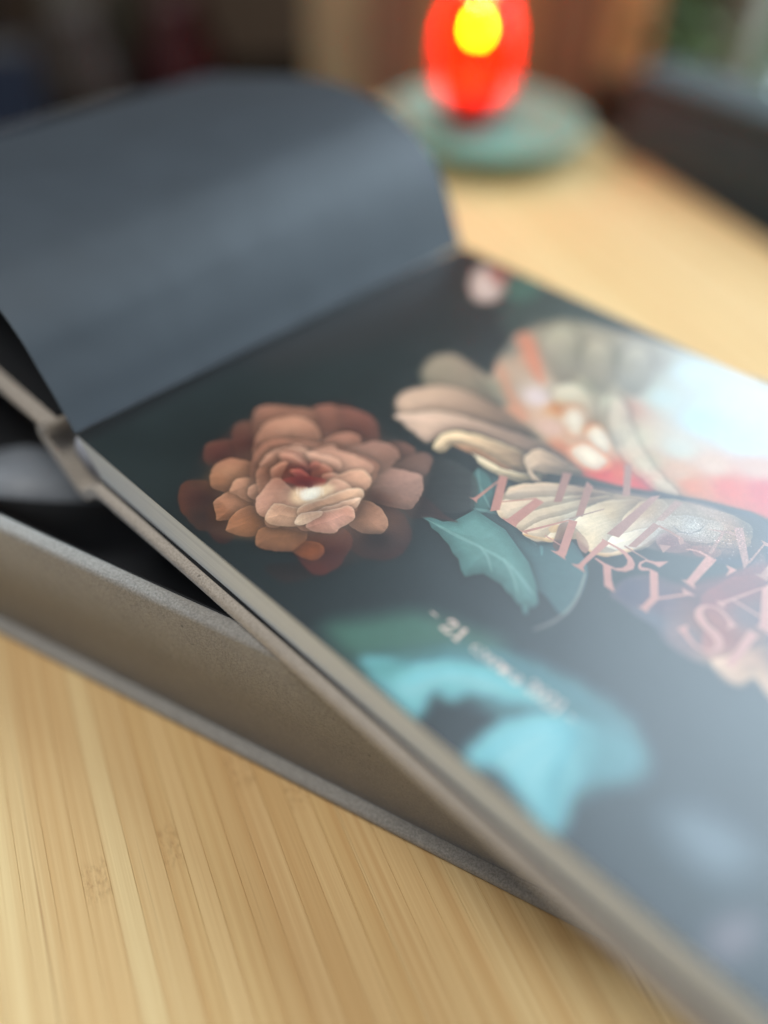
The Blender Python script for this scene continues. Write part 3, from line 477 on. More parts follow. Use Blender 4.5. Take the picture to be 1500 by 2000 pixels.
((1529,876,1581,880,1610,881,1639,872,1658,857,1666,837,1656,810,1634,795,1594,785,1559,789,1563,795,1592,795,1627,801,1640,817,1642,838,1633,855,1613,866,1584,872,1533,869),(186,126,110),None,0,1.0,0,None,1.0,0),
((1592,787,1613,798,1643,756,1679,719,1643,719),(186,126,110),None,0,1.0,0,None,1.0,0),
((1698,873,1725,876,1781,787,1780,736,1787,721,1750,721,1761,729,1760,778),(186,126,110),None,0,1.0,0,None,1.0,0),
((1668,857,1663,874,1671,896,1696,910,1723,940,1716,897,1696,897,1675,890,1671,870,1678,860,1696,871,1705,870,1687,849,1677,848),(186,126,110),None,0,1.0,0,None,1.0,0),
((1776,793,1821,859,1804,874,1826,875,1850,876,1834,865,1782,787),(186,126,110),None,0,1.0,0,None,1.0,0),
((1987,860,1971,828,1969,848,1957,861,1937,871,1912,875,1895,865,1891,848,1901,828,1926,810,1960,803,1983,791,1997,770,1997,748,1984,726,1963,712,1940,709,1917,717,1901,725,1874,732,1889,766,1897,744,1916,731,1941,719,1963,719,1980,733,1980,752,1968,770,1943,780,1912,790,1889,803,1875,825,1876,850,1890,868,1912,882,1940,880,1966,866),(186,126,110),None,0,1.0,0,None,1.0,0),
((2017,872,2046,873,2048,735,2051,721,2021,722,2028,734),(186,126,110),None,0,1.0,0,None,1.0,0),
((1899,899,1914,912,1968,1045,1971,1040,1921,907,1933,896,1917,894),(186,126,110),None,0,1.0,0,None,1.0,0),
((1930,943,2016,941,2017,935,1929,937),(186,126,110),None,0,1.0,0,None,1.0,0),
((1969,1044,1980,1081,2071,899,2024,899,2030,911),(186,126,110),None,0,1.0,0,None,1.0,0),
((1925,1078,1942,1088,1939,1144,1960,1144,1970,1078),(158,112,98),None,0,1.0,0,None,1.0,0),
((1789,1213,1809,1233,1894,1110,1896,1073),(158,112,98),None,0,1.0,0,None,1.0,0),
((1891,1107,1887,1214,1873,1224,1896,1226,1916,1218,1893,1209,1897,1105),(158,112,98),None,0,1.0,0,None,1.0,0),
((1849,1050,1884,1055,1872,1007,1867,1038),(186,126,110),None,0,1.0,0,None,1.0,0),
((1790,1046,1821,1049,1822,913,1835,899,1785,901,1800,910),(186,126,110),None,0,1.0,0,None,1.0,0),
((1730,1018,1740,1033,1770,1046,1794,1046,1790,1038,1759,1036),(186,126,110),None,0,1.0,0,None,1.0,0),
((1789,1055,1772,1165,1730,1145,1788,1189,1824,1189,1780,1173,1798,1060),(158,112,98),None,0,1,0,None,0.8,0),
((1602,1051,1624,1051,1622,917,1602,904),(158,112,98),None,0,1.0,0,None,1.0,0),
((1620,1054,1660,1057,1703,1056,1715,1039,1711,1023,1690,1046,1661,1049,1622,1046),(158,112,98),None,0,1.0,0,None,1.0,0),
((1692,957,1694,1001,1665,980),(158,112,98),None,0,1.0,0,None,1.0,0),
((1593,901,1675,901,1675,896,1595,895),(158,112,98),None,0,1.0,0,None,1.0,0),
((1531,1149,1549,1178,1562,916,1527,904),(158,112,98),None,0,1.0,0,None,1.0,0),
((1594,1190,1619,1200,1618,1080,1601,1064),(158,112,98),None,0,1,0,None,0.7,0),
((1382,1224,1400,1242,1480,1105,1467,1082),(158,112,98),None,0,1.0,0,None,1.0,0),
((1644,1085,1678,1077,1706,1093,1718,1129,1719,1183,1723,1124,1709,1088,1679,1069),(120,110,104),None,0,1.0,0,None,1.0,0),
((1262,1042,1287,1057,1345,920,1328,900),(158,112,98),None,0,1.0,0,None,1.0,0),
((1343,1061,1374,1054,1431,913,1415,897),(158,112,98),None,0,1.0,0,None,1.0,0),
((1406,877,1457,993,1460,990,1410,873),(150,120,108),None,0,1.0,0,None,1.0,0),
]
PW, PH, PS = 2096, 1600, 8.0
def smooth_noise(h, w, cell, seed):
    r = np.random.RandomState(seed); gh, gw = int(h/cell)+3, int(w/cell)+3; g = r.rand(gh, gw)
    ys = np.arange(h)/cell; xs = np.arange(w)/cell; y0 = ys.astype(int); x0 = xs.astype(int)
    fy = ys-y0; fx = xs-x0; fy = fy*fy*(3-2*fy); fx = fx*fx*(3-2*fx); fy = fy[:, None]; fx = fx[None]
    a = g[np.ix_(y0, x0)]; b = g[np.ix_(y0, x0+1)]; c = g[np.ix_(y0+1, x0)]; d = g[np.ix_(y0+1, x0+1)]
    return (a*(1-fx)+b*fx)*(1-fy)+(c*(1-fx)+d*fx)*fy
def sdf(P, xs, ys):
    X, Y = np.meshgrid(xs, ys); X = X.astype(np.float32); Y = Y.astype(np.float32)
    D = np.full(X.shape, 1e12, np.float32); inside = np.zeros(X.shape, bool)
    n = len(P)
    for i in range(n):
        ax, ay = P[i]; bx, by = P[(i+1) % n]; ex, ey = bx-ax, by-ay; L = ex*ex+ey*ey+1e-9
        t = np.clip(((X-ax)*ex+(Y-ay)*ey)/L, 0, 1); D = np.minimum(D, (X-ax-t*ex)**2+(Y-ay-t*ey)**2)
        if ay != by: inside ^= ((ay > Y) != (by > Y)) & (X < ex*(Y-ay)/(by-ay)+ax)
    D = np.sqrt(D); D[inside] *= -1; return D
def paint():
    img = np.empty((PH, PW, 3), np.float32)
    n1 = smooth_noise(PH, PW, 260, 1); n2 = smooth_noise(PH, PW, 90, 2); n3 = smooth_noise(PH, PW, 12, 3); n4 = smooth_noise(PH, PW, 3, 4)
    w1 = smooth_noise(PH, PW, 26, 8).astype(np.float32); w2 = smooth_noise(PH, PW, 9, 9).astype(np.float32)
    base = np.array([24, 34, 33]); warm = np.array([34, 27, 25]); blue = np.array([26, 38, 44])
    yy = (np.arange(PH)/PH)[:, None]; xx = (np.arange(PW)/PW)[None]
    fw = np.clip((yy-.55)*2.2, 0, 1)*np.clip(1.2-xx*3, 0, 1); fb = np.clip(xx*1.6-.3, 0, 1)*np.clip(1.1-yy*1.4, 0, 1)
    img[:] = base; img += (warm-base)*fw[..., None]; img += (blue-base)*fb[..., None]
    img += ((n1-.5)*16+(n2-.5)*7)[..., None]
    VN = np.random.RandomState(5).rand(4096).astype(np.float32)
    for (pts, col, tip, rim, soft, sh, cen, al, sm) in ART:
        if isinstance(tip, list):                      # colour field: inks blended between named spots inside an outline
            P = np.array(pts, float).reshape(-1, 2)/10*PS; x0, y0 = np.maximum(np.floor(P.min(0)-soft).astype(int), 0); x1, y1 = np.minimum(np.ceil(P.max(0)+soft).astype(int), (PW, PH))
            xs = np.arange(x0, x1+6, 6)+.5; ys = np.arange(y0, y1+6, 6)+.5; d = sdf(P, xs, ys); X, Y = np.meshgrid(xs, ys); acc = np.zeros((*X.shape, 3)); wt = np.zeros(X.shape)+1e-12
            for (qx, qy, r_, g_, b_) in tip:
                w = 1/((X-qx/10*PS)**2+(Y-qy/10*PS)**2+160.)**1.6; acc += w[..., None]*np.array((r_, g_, b_)); wt += w
            acc /= wt[..., None]; a_ = np.clip(.5-d/soft, 0, 1); a_ = (a_*a_*(3-2*a_)*al)[..., None]
            big = np.concatenate([acc, a_], 2); iy = (np.arange(y0, y1)-y0)/6; ix = (np.arange(x0, x1)-x0)/6; ky = iy.astype(int); kx = ix.astype(int); fy = (iy-ky)[:, None, None]; fx = (ix-kx)[None, :, None]
            ky1 = np.minimum(ky+1, d.shape[0]-1); kx1 = np.minimum(kx+1, d.shape[1]-1)
            big = (big[np.ix_(ky, kx)]*(1-fx)+big[np.ix_(ky, kx1)]*fx)*(1-fy)+(big[np.ix_(ky1, kx)]*(1-fx)+big[np.ix_(ky1, kx1)]*fx)*fy
            R = img[y0:y1, x0:x1]; R += (big[..., :3]-R)*big[..., 3:]; continue
        P = np.array(pts, float).reshape(-1, 2)/10*PS
        if sm:
            n = len(P); Q = []
            for i in range(n):
                a, b, c, d = P[i-1], P[i], P[(i+1) % n], P[(i+2) % n]
                for t in (0, .25, .5, .75): Q.append(.5*((2*b)+(c-a)*t+(2*a-5*b+4*c-d)*t*t+(-a+3*b-3*c+d)*t**3))
            P = np.array(Q)
        wig = 0. if (not sm or (tip is None and not rim)) else min(np.ptp(P, axis=0).max()/150., .8)
        shw = 26. if sh else 0.
        m = soft*1.5+shw+2
        x0, y0 = np.floor(P.min(0)-m).astype(int); x1, y1 = np.ceil(P.max(0)+m).astype(int)
        x0, y0 = max(x0, 0), max(y0, 0); x1, y1 = min(x1, PW), min(y1, PH)
        if x1-x0 < 3 or y1-y0 < 3: continue
        if (x1-x0)*(y1-y0) > 60000 and soft > 2.4:
            st = 4; xs = np.arange(x0, x1+st, st)+.5; ys = np.arange(y0, y1+st, st)+.5; d = sdf(P, xs, ys)
            iy = (np.arange(y0, y1)-y0)/st; ix = (np.arange(x0, x1)-x0)/st; ky = iy.astype(int); kx = ix.astype(int)
            fy = (iy-ky)[:, None].astype(np.float32); fx = (ix-kx)[None].astype(np.float32)
            ky1 = np.minimum(ky+1, d.shape[0]-1); kx1 = np.minimum(kx+1, d.shape[1]-1)
            d = (d[np.ix_(ky, kx)]*(1-fx)+d[np.ix_(ky, kx1)]*fx)*(1-fy)+(d[np.ix_(ky1, kx)]*(1-fx)+d[np.ix_(ky1, kx1)]*fx)*fy
        else:
            d = sdf(P, np.arange(x0, x1)+.5, np.arange(y0, y1)+.5)
        if wig: d = d+((w1[y0:y1, x0:x1]-.5)*9+(w2[y0:y1, x0:x1]-.5)*3)*wig
        R = img[y0:y1, x0:x1]
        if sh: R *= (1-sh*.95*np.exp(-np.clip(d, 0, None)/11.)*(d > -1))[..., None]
        a = np.clip(.5-d/max(soft, 1.0), 0, 1); a = a*a*(3-2*a)*al
        c = np.array(col, np.float32)*np.ones((*d.shape, 3), np.float32)
        X, Y = np.meshgrid(np.arange(x0, x1)+.5, np.arange(y0, y1)+.5)
        if tip is not None or cen is not None:
            if cen is not None:
                qx, qy = cen[0]/10*PS, cen[1]/10*PS; r = np.hypot(X-qx, Y-qy); rp = np.hypot(P[:, 0]-qx, P[:, 1]-qy)
                g = np.clip((r-rp.min())/max(rp.max()-rp.min(), 1), 0, 1)
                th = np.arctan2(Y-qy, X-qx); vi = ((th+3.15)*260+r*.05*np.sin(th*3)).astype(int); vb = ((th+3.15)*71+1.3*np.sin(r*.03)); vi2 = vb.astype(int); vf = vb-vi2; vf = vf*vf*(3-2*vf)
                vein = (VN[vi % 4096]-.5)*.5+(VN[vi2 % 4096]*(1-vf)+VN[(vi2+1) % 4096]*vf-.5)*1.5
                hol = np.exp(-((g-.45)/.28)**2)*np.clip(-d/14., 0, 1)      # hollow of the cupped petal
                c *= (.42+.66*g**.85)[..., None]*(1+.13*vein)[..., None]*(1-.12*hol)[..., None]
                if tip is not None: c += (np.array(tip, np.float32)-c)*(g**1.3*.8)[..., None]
            else:
                g = np.clip(-d/40., 0, 1); c += (np.array(tip, np.float32)-c)*g[..., None]
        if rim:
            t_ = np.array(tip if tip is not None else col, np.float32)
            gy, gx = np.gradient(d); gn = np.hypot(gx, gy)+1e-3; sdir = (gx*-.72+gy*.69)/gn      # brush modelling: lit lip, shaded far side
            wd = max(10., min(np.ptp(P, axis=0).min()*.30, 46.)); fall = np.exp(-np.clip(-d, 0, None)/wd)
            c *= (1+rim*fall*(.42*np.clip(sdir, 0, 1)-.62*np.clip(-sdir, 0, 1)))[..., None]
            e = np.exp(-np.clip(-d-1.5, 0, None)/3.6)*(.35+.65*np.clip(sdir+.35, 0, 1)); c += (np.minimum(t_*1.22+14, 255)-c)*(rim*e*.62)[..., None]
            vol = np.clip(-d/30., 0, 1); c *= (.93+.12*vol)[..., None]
        R += (c-R)*a[..., None]
    img *= .88
    rs = np.random.RandomState(12); mx_, my_ = 180.6, 113.7   # glints off the satin page painted in as specks right of the cream petals
    gr = np.exp(-(((np.arange(PW)/PS-mx_)/22.)**2))[None]*np.exp(-(((np.arange(PH)/PS-my_)/12.)**2))[:, None]; img *= (1+(rs.rand(PH//2, PW//2).repeat(2, 0).repeat(2, 1)-.5)*.55*gr)[..., None]; img += ((rs.rand(PH//3+1, PW//3+1) > .985).repeat(3, 0).repeat(3, 1)[:PH, :PW]*gr*70)[..., None]
    gx = np.arange(PW)/PS; img *= (.35+.65*np.clip((gx-2.5)/5., 0, 1))[None, :, None]   # shade along the gutter painted into the print
    img *= (1+(n3-.5)*.05+(n4-.5)*.05)[..., None]
    return img
# small date line printed under the names, simple serif strokes in a 1 x 1.5 cell
GLY = {'-': [(.1, .55, .9, .55)], '2': [(.12, 1.15, .3, 1.42), (.3, 1.42, .7, 1.42), (.7, 1.42, .85, 1.1), (.85, 1.1, .1, .05), (.1, .05, .9, .05), (.9, .05, .92, .3)], '1': [(.5, 0, .5, 1.45), (.2, 1.25, .5, 1.45), (.25, 0, .75, 0)],
 '0': [(.5, 1.45, .12, 1.1), (.12, 1.1, .12, .35), (.12, .35, .5, 0), (.5, 0, .88, .35), (.88, .35, .88, 1.1), (.88, 1.1, .5, 1.45)],
 'c': [(.85, .8, .5, 1.), (.5, 1., .15, .7), (.15, .7, .15, .3), (.15, .3, .5, 0), (.5, 0, .85, .18)], 'z': [(.15, 1., .85, 1.), (.85, 1., .12, 0), (.12, 0, .88, 0)],
 'e': [(.85, .25, .5, 0), (.5, 0, .15, .3), (.15, .3, .15, .7), (.15, .7, .5, 1.), (.5, 1., .85, .7), (.85, .7, .85, .52), (.85, .52, .15, .52)],
 'r': [(.3, 0, .3, 1.), (.3, .7, .6, 1.), (.6, 1., .85, .9), (.1, 0, .55, 0)], 'w': [(.05, 1., .3, 0), (.3, 0, .5, .9), (.5, .9, .72, 0), (.72, 0, .97, 1.)],
 'a': [(.2, .9, .55, 1.), (.55, 1., .8, .8), (.8, .8, .8, 0), (.8, .55, .4, .5), (.4, .5, .18, .25), (.18, .25, .4, 0), (.4, 0, .8, .2)]}
def write(img, s, x, y, cw, ch, col, lw):
    for c_ in s:
        for (a, b, c, d) in GLY.get(c_, []):
            P0 = np.array([x+a*cw*.86, y+b*ch])*PS; P1 = np.array([x+c*cw*.86, y+d*ch])*PS
            w = lw*PS*(1.0 if abs(c-a) < .3 else .6)
            u = (P1-P0)/(np.linalg.norm(P1-P0)+1e-6); nn = np.array([-u[1], u[0]])*w/2; u = u*w*.3
            Q = np.array([P0+nn-u, P1+nn+u, P1-nn+u, P0-nn-u]); x0, y0 = np.floor(Q.min(0)-2).astype(int); x1, y1 = np.ceil(Q.max(0)+2).astype(int)
            dd = sdf(Q, np.arange(x0, x1)+.5, np.arange(y0, y1)+.5); al = np.clip(.5-dd, 0, 1)[..., None]
            R = img[y0:y1, x0:x1]; R += (np.array(col, np.float32)-R)*al
        x += cw if c_ != ' ' else cw*.55
    return x
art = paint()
INK = (214, 182, 166)
write(art, '-', 135.6, 27.4, 3.2, 2.6, INK, .8)
write(art, '21', 141.0, 26.4, 4.1, 3.1, INK, .95)
write(art, 'czerwca', 151.7, 26.6, 2.36, 2.7, INK, .55)
write(art, '2021', 169.8, 26.8, 2.9, 2.9, INK, .62)
write(art, '-', 182.4, 27.2, 2.6, 2.4, INK, .7)
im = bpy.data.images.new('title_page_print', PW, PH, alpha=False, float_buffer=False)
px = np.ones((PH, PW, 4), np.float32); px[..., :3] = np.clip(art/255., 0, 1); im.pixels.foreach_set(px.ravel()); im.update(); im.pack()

def page_mat():
    t = NT('satin printed page'); b = t.b
    co_ = t.n('ShaderNodeTexCoord'); ti = t.n('ShaderNodeTexImage', image=im, extension='EXTEND', interpolation='Cubic'); t.l(co_.outputs['UV'], ti.inputs[0])
    t.l(ti.outputs[0], b.inputs['Base Color'])
    b.inputs['Roughness'].default_value = .34; b.inputs['Specular IOR Level'].default_value = 1.0
    n1 = t.n('ShaderNodeTexNoise', i_Scale=2300.0, i_Detail=2.0); n2 = t.n('ShaderNodeTexNoise', i_Scale=60.0, i_Detail=2.0)
    for x in (n1, n2): t.l(co_.outputs['Object'], x.inputs[0])
    bp = t.n('ShaderNodeBump', i_Strength=.6, i_Distance=.00009); t.l(n1.outputs[0], bp.inputs['Height'])
    b2 = t.n('ShaderNodeBump', i_Strength=.06, i_Distance=.0008); t.l(n2.outputs[0], b2.inputs['Height']); t.l(bp.outputs[0], b2.inputs['Normal'])
    t.l(b2.outputs[0], b.inputs['Normal']); return t.m
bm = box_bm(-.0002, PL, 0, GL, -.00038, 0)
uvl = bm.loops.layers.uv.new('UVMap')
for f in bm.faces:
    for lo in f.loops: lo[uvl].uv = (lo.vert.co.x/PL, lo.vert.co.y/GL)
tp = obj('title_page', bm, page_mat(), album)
tp['label'] = 'dark printed page with orange flower, cream flower, teal leaves and pink names'

# ------------------------------------------------------------------ the half turned dark leaf
far_ = [(-.0008, .0003), (-.0045, .0075), (-.0095, .0175), (-.0155, .0275), (-.0236, .0357), (-.0365, .0432), (-.0530, .0485), (-.0800, .0508), (-.1080, .0478), (-.150, .0385), (-.195, .0270), (-.232, .0040)]
near_ = [(-.0008, .0003), (-.0046, .0050), (-.0095, .0112), (-.0163, .0186), (-.0232, .0262), (-.0339, .0333), (-.0500, .0398), (-.0780, .0442), (-.1050, .0435), (-.148, .0370), (-.194, .0250), (-.232, .0040)]
fa = catmull(far_, 8); ne = catmull(near_, 8)
def sheet_bm():
    bm = bmesh.new(); NY = 24; top, bot = [], []
    th = .00032
    for j in range(NY+1):
        v = j/NY; vv = v; rt, rb = [], []
        for i in range(len(fa)):
            p = ne[i]*(1-vv)+fa[i]*vv; a = ne[max(i-1, 0)]*(1-vv)+fa[max(i-1, 0)]*vv; b = ne[min(i+1, len(fa)-1)]*(1-vv)+fa[min(i+1, len(fa)-1)]*vv
            d = (b-a)/np.linalg.norm(b-a); n = np.array([d[1], -d[0]])
            if n[1] < 0 and d[0] < 0: n = -n
            rt.append(bm.verts.new((p[0], GL*v, p[1]))); q = p-np.array([-d[1], d[0]])*(-th)*(1 if i else 0.4); rb.append(bm.verts.new((q[0], GL*v, q[1]-(.00002))))
        top.append(rt); bot.append(rb)
    n = len(fa)
    for j in range(NY):
        for i in range(n-1):
            bm.faces.new((top[j][i], top[j][i+1], top[j+1][i+1], top[j+1][i])); bm.faces.new((bot[j][i], bot[j+1][i], bot[j+1][i+1], bot[j][i+1]))
        bm.faces.new((top[j][0], top[j+1][0], bot[j+1][0], bot[j][0])); bm.faces.new((top[j][n-1], bot[j][n-1], bot[j+1][n-1], top[j+1][n-1]))
    for i in range(n-1):
        bm.faces.new((top[0][i], bot[0][i], bot[0][i+1], top[0][i+1])); bm.faces.new((top[NY][i], top[NY][i+1], bot[NY][i+1], bot[NY][i]))
    return bm
M_sheet = plain('slate blue leaf', lin((55, 60, 65)), .48, .06, 40, .4)
_nt = M_sheet.node_tree; _n = _nt.nodes.new('ShaderNodeTexNoise'); _n.inputs['Scale'].default_value = 22; _n.inputs['Detail'].default_value = 2
_c = _nt.nodes.new('ShaderNodeTexCoord'); _nt.links.new(_c.outputs['Object'], _n.inputs['Vector']); _b = _nt.nodes.new('ShaderNodeBump'); _b.inputs['Strength'].default_value = .35; _b.inputs['Distance'].default_value = .002
_nt.links.new(_n.outputs[0], _b.inputs['Height']); _nt.links.new(_b.outputs[0], _nt.nodes['Principled BSDF'].inputs['Normal'])
sh_ = obj('turned_leaf', sheet_bm(), M_sheet, album, True); sh_['label'] = 'plain slate grey leaf curling over to the left'
es = sh_.modifiers.new('e', 'EDGE_SPLIT'); es.split_angle = math.radians(40)

# ------------------------------------------------------------------ dish and candle
dish = empty('teal_dish', (-.204, .470, 0), 0, 'round pale teal glass dish under the red candle, far back on the table', 'dish')
prof = [(0, .001), (.040, .001), (.045, .0), (.052, .002), (.070, .010), (.080, .018), (.082, .021), (.080, .0225), (.069, .0150), (.050, .0065), (0, .0060)]
M_teal = plain('teal glazed glass', lin((112, 168, 154)), .3, .06, 30, .5)
d1 = obj('bowl', lathe_bm(prof, 64), M_teal, dish, True)
candle = empty('red_candle', (-.224, .478, .0066), 0, 'lit candle in a red glass on the teal dish', 'candle')
t = NT('red glass'); t.t.nodes.remove(t.b); outn = [n for n in t.t.nodes if n.type == 'OUTPUT_MATERIAL'][0]
tr = t.n('ShaderNodeBsdfTransparent'); tr.inputs[0].default_value = (1, .33, .04, 1)
tl = t.n('ShaderNodeBsdfTranslucent'); tl.inputs[0].default_value = (1, .035, .02, 1)
gl = t.n('ShaderNodeBsdfGlossy', i_Roughness=.1); 
m1 = t.n('ShaderNodeMixShader', i_Fac=.2); t.l(tr.outputs[0], m1.inputs[1]); t.l(tl.outputs[0], m1.inputs[2])
m2 = t.n('ShaderNodeMixShader', i_Fac=.05); t.l(m1.outputs[0], m2.inputs[1]); t.l(gl.outputs[0], m2.inputs[2]); t.l(m2.outputs[0], outn.inputs[0])
M_rglass = t.m
obj('glass', lathe_bm([(0, 0), (.016, 0), (.022, .004), (.030, .018), (.0355, .040), (.0370, .062), (.0345, .085), (.028, .102), (.026, .108), (.0245, .107), (.0265, .101), (.033, .084), (.0355, .062), (.034, .041), (.0285, .019), (.021, .006), (0, .004)], 48), M_rglass, candle, True)
M_wax = plain('red wax', lin((240, 120, 96)), .5, .05, 60); 
obj('wax', lathe_bm([(0, .0045), (.0195, .0065), (.0270, .0200), (.0315, .036), (.029, .035), (0, .0340)], 40), M_wax, candle, True)
obj('wick', lathe_bm([(0, .033), (.0008, .033), (.0008, .0725), (0, .0725)], 8), plain('wick', (.02, .018, .016)), candle)
t = NT('flame'); t.t.nodes.remove(t.b); outn = [n for n in t.t.nodes if n.type == 'OUTPUT_MATERIAL'][0]
em = t.n('ShaderNodeEmission', i_Strength=430.0); em.inputs[0].default_value = (1, .75, .30, 1); t.l(em.outputs[0], outn.inputs[0]); M_flame = t.m
obj('flame', lathe_bm([(0, .072), (.0040, .0735), (.0060, .078), (.0055, .083), (.0030, .088), (0, .0905)], 20), M_flame, candle, True)

candle.scale = (.82, .82, .90)

# ------------------------------------------------------------------ dark box along the right
gb = empty('low_cabinet', (-.125, .548, -.74), math.radians(-7), 'long low dark grey cabinet beyond the far edge of the table under the window', 'cabinet')
M_char = plain('charcoal lacquer', lin((56, 66, 66)), .9, .08, 60)
obj('cabinet_body', box_bm(0, .85, 0, .05, 0.001, .788, .004, 3), M_char, gb, True)
obj('top_board', box_bm(-.002, .852, -.002, .052, .7885, .798, .003, 3), M_char, gb, True)
for k in range(2): obj('door', box_bm(.01+k*.42, .42+k*.42, -.012, -.0005, .06, .77, .002, 2), M_char, gb)

# ------------------------------------------------------------------ wall and window at the right, daylight behind the glass
M_wall = plain('brown plaster wall', lin((112, 92, 74)), .8, .08, 8)
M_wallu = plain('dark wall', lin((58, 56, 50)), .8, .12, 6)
WY = 1.05; WX0, WX1, WZ0, WZ1 = -.31, 1.55, -.20, 2.45
def wall(x0, x1, z0, z1, m): o = obj('wall', box_bm(x0, x1, WY, WY+.10, z0, z1), m); o['kind'] = 'structure'; return o
UX0, UX1, UZ0, UZ1 = -.56, -.36, 1.05, 2.45     # unseen upper opening, added to carry the page glare further left
wall(-2.4, UX0-.0005, -.74, 2.7, M_wall); wall(UX0, UX1, -.74, UZ0, M_wall); wall(UX0, UX1, UZ1, 2.7, M_wall); wall(UX1+.0005, WX0, -.74, 2.7, M_wall); wall(WX1, 3.4, -.74, 2.7, M_wall)
wall(WX0+.0005, WX1-.0005, -.74, WZ0, M_wall); wall(WX0+.0005, WX1-.0005, WZ1, 2.7, M_wall)
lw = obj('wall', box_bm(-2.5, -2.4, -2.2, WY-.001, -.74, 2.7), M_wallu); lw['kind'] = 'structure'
fl = obj('floor', box_bm(-2.6, 3.4, -2.2, WY+.2, -.78, -.741), plain('dark floor', lin((46, 42, 36)), .6, .1, 4)); fl['kind'] = 'structure'
win = empty('window', (0, 0, 0), 0, 'bright tall window at the upper right behind the dark case', 'window')
M_frame = plain('light window frame', lin((196, 190, 176)), .45, .04, 30)
for z in (WZ0, WZ1-.05): obj('frame', box_bm(WX0+.001, WX1-.001, WY+.02, WY+.07, z+.001, z+.049, .004, 2), M_frame, win)
for x in (WX0, WX1-.05): obj('frame', box_bm(x+.001, x+.049, WY+.02, WY+.07, WZ0+.051, WZ1-.051, .004, 2), M_frame, win)
obj('sill', box_bm(WX0-.01, WX1+.01, WY-.24, WY-.001, WZ0+.015, WZ0+.045, .006, 2), plain('sandy sill', lin((198, 172, 136)), .5, .05, 20), win)
t = NT('daylight'); t.t.nodes.remove(t.b); outn = [n for n in t.t.nodes if n.type == 'OUTPUT_MATERIAL'][0]
em = t.n('ShaderNodeEmission'); em.inputs[0].default_value = (.70, .87, 1.0, 1); t.l(em.outputs[0], outn.inputs[0])
tc = t.n('ShaderNodeTexCoord'); sz = t.n('ShaderNodeSeparateXYZ'); t.l(tc.outputs['Object'], sz.inputs[0])   # sky brightens towards the zenith
rm = t.n('ShaderNodeMapRange'); rm.inputs[1].default_value = .2; rm.inputs[2].default_value = 2.4; rm.inputs[3].default_value = SKY_E*.95; rm.inputs[4].default_value = SKY_E*1.15; t.l(sz.outputs[2], rm.inputs[0]); t.l(rm.outputs[0], em.inputs[1])
sky = obj('sky', box_bm(-1.0, WX1+.1, WY+.5, WY+.52, -.6, 2.9), t.m); sky['kind'] = 'structure'
def leaf_mat(name, rgb):
    t = NT(name); b = t.b; oi = t.n('ShaderNodeTexCoord'); no = t.n('ShaderNodeTexNoise', i_Scale=14.0); t.l(oi.outputs['Object'], no.inputs[0])
    r = t.ramp(no.outputs[0], [(.3, tuple(v*.6 for v in rgb)), (.7, tuple(v*1.3 for v in rgb))]); t.l(r.outputs[0], b.inputs['Base Color'])
    b.inputs['Roughness'].default_value = .5
    tl = t.n('ShaderNodeBsdfTranslucent'); t.l(r.outputs[0], tl.inputs[0]); mx = t.n('ShaderNodeMixShader', i_Fac=.5)
    outn = [n for n in t.t.nodes if n.type == 'OUTPUT_MATERIAL'][0]; t.l(b.outputs[0], mx.inputs[1]); t.l(tl.outputs[0], mx.inputs[2]); t.l(mx.outputs[0], outn.inputs[0]); return t.m
def leaves(n, cx_, cy_, cz_, rx, ry, rz, size, seed):
    r = random.Random(seed); bm = bmesh.new()
    for _ in range(n):
        c = Vector((cx_+r.uniform(-1, 1)*rx, cy_+r.uniform(-1, 1)*ry, cz_+r.uniform(-1, 1)*rz)); s = size*r.uniform(.6, 1.3)
        rot = Matrix.Rotation(r.uniform(0, 6.28), 3, 'Z') @ Matrix.Rotation(r.uniform(-1.1, 1.1), 3, 'X')
        pts = [(0, 0, 0), (.3, .35, .06), (.22, .8, .1), (0, 1.15, 0), (-.22, .8, .1), (-.3, .35, .06)]
        vs = [bm.verts.new(c + rot @ (Vector(p)*s)) for p in pts]; bm.faces.new(vs)
    return bm
M_gl = leaf_mat('garden leaves', (.30, .42, .26))
hd = obj('garden_foliage', leaves(3600, .40, WY+.24, -.17, 1.15, .12, .24, .07, 3), M_gl); tag(hd, 'green garden foliage outside the window', 'foliage', None, 'stuff')
def plant(loc, label, n, rx, rz, size, mat, seed, pot):
    p = empty('potted_plant', loc, 0, label, 'plant')
    obj('pot', lathe_bm([(0, 0), (.030, 0), (.038, .050), (.040, .058), (.036, .058), (.034, .048), (0, .046)], 28), pot, p, True)
    obj('foliage', leaves(n, 0, 0, .058+rz*.9, rx, rx, rz, size, seed), mat, p)
    for k in range(5):
        a = k*1.25; obj('stem', prism_xz([(-.0015, .046), (.0015, .046), (.0015+.01*math.cos(a), .058+rz), (-.0015+.01*math.cos(a), .058+rz)], -.001+.004*math.sin(a), .001+.004*math.sin(a)), M_stem, p)
    return p
M_stem = plain('stem', lin((84, 92, 50)), .6)
M_pot = plain('clay pot', lin((150, 104, 74)), .7); M_potd = plain('brown pot', lin((92, 74, 56)), .6)
M_ol = leaf_mat('olive leaves', (.10, .115, .045)); M_gr = leaf_mat('fresh leaves', (.17, .24, .10))
plant((-.235, .875, WZ0+.0455), 'green leafy potted plant at the left end of the window sill', 60, .05, .06, .035, M_gr, 11, M_pot)
plant((-.215, .70, 0.0), 'olive leafed plant in a brown pot between the dish and the dark case', 1, .05, .05, .045, M_ol, 12, M_potd).location = (-.262, .775, -.07)
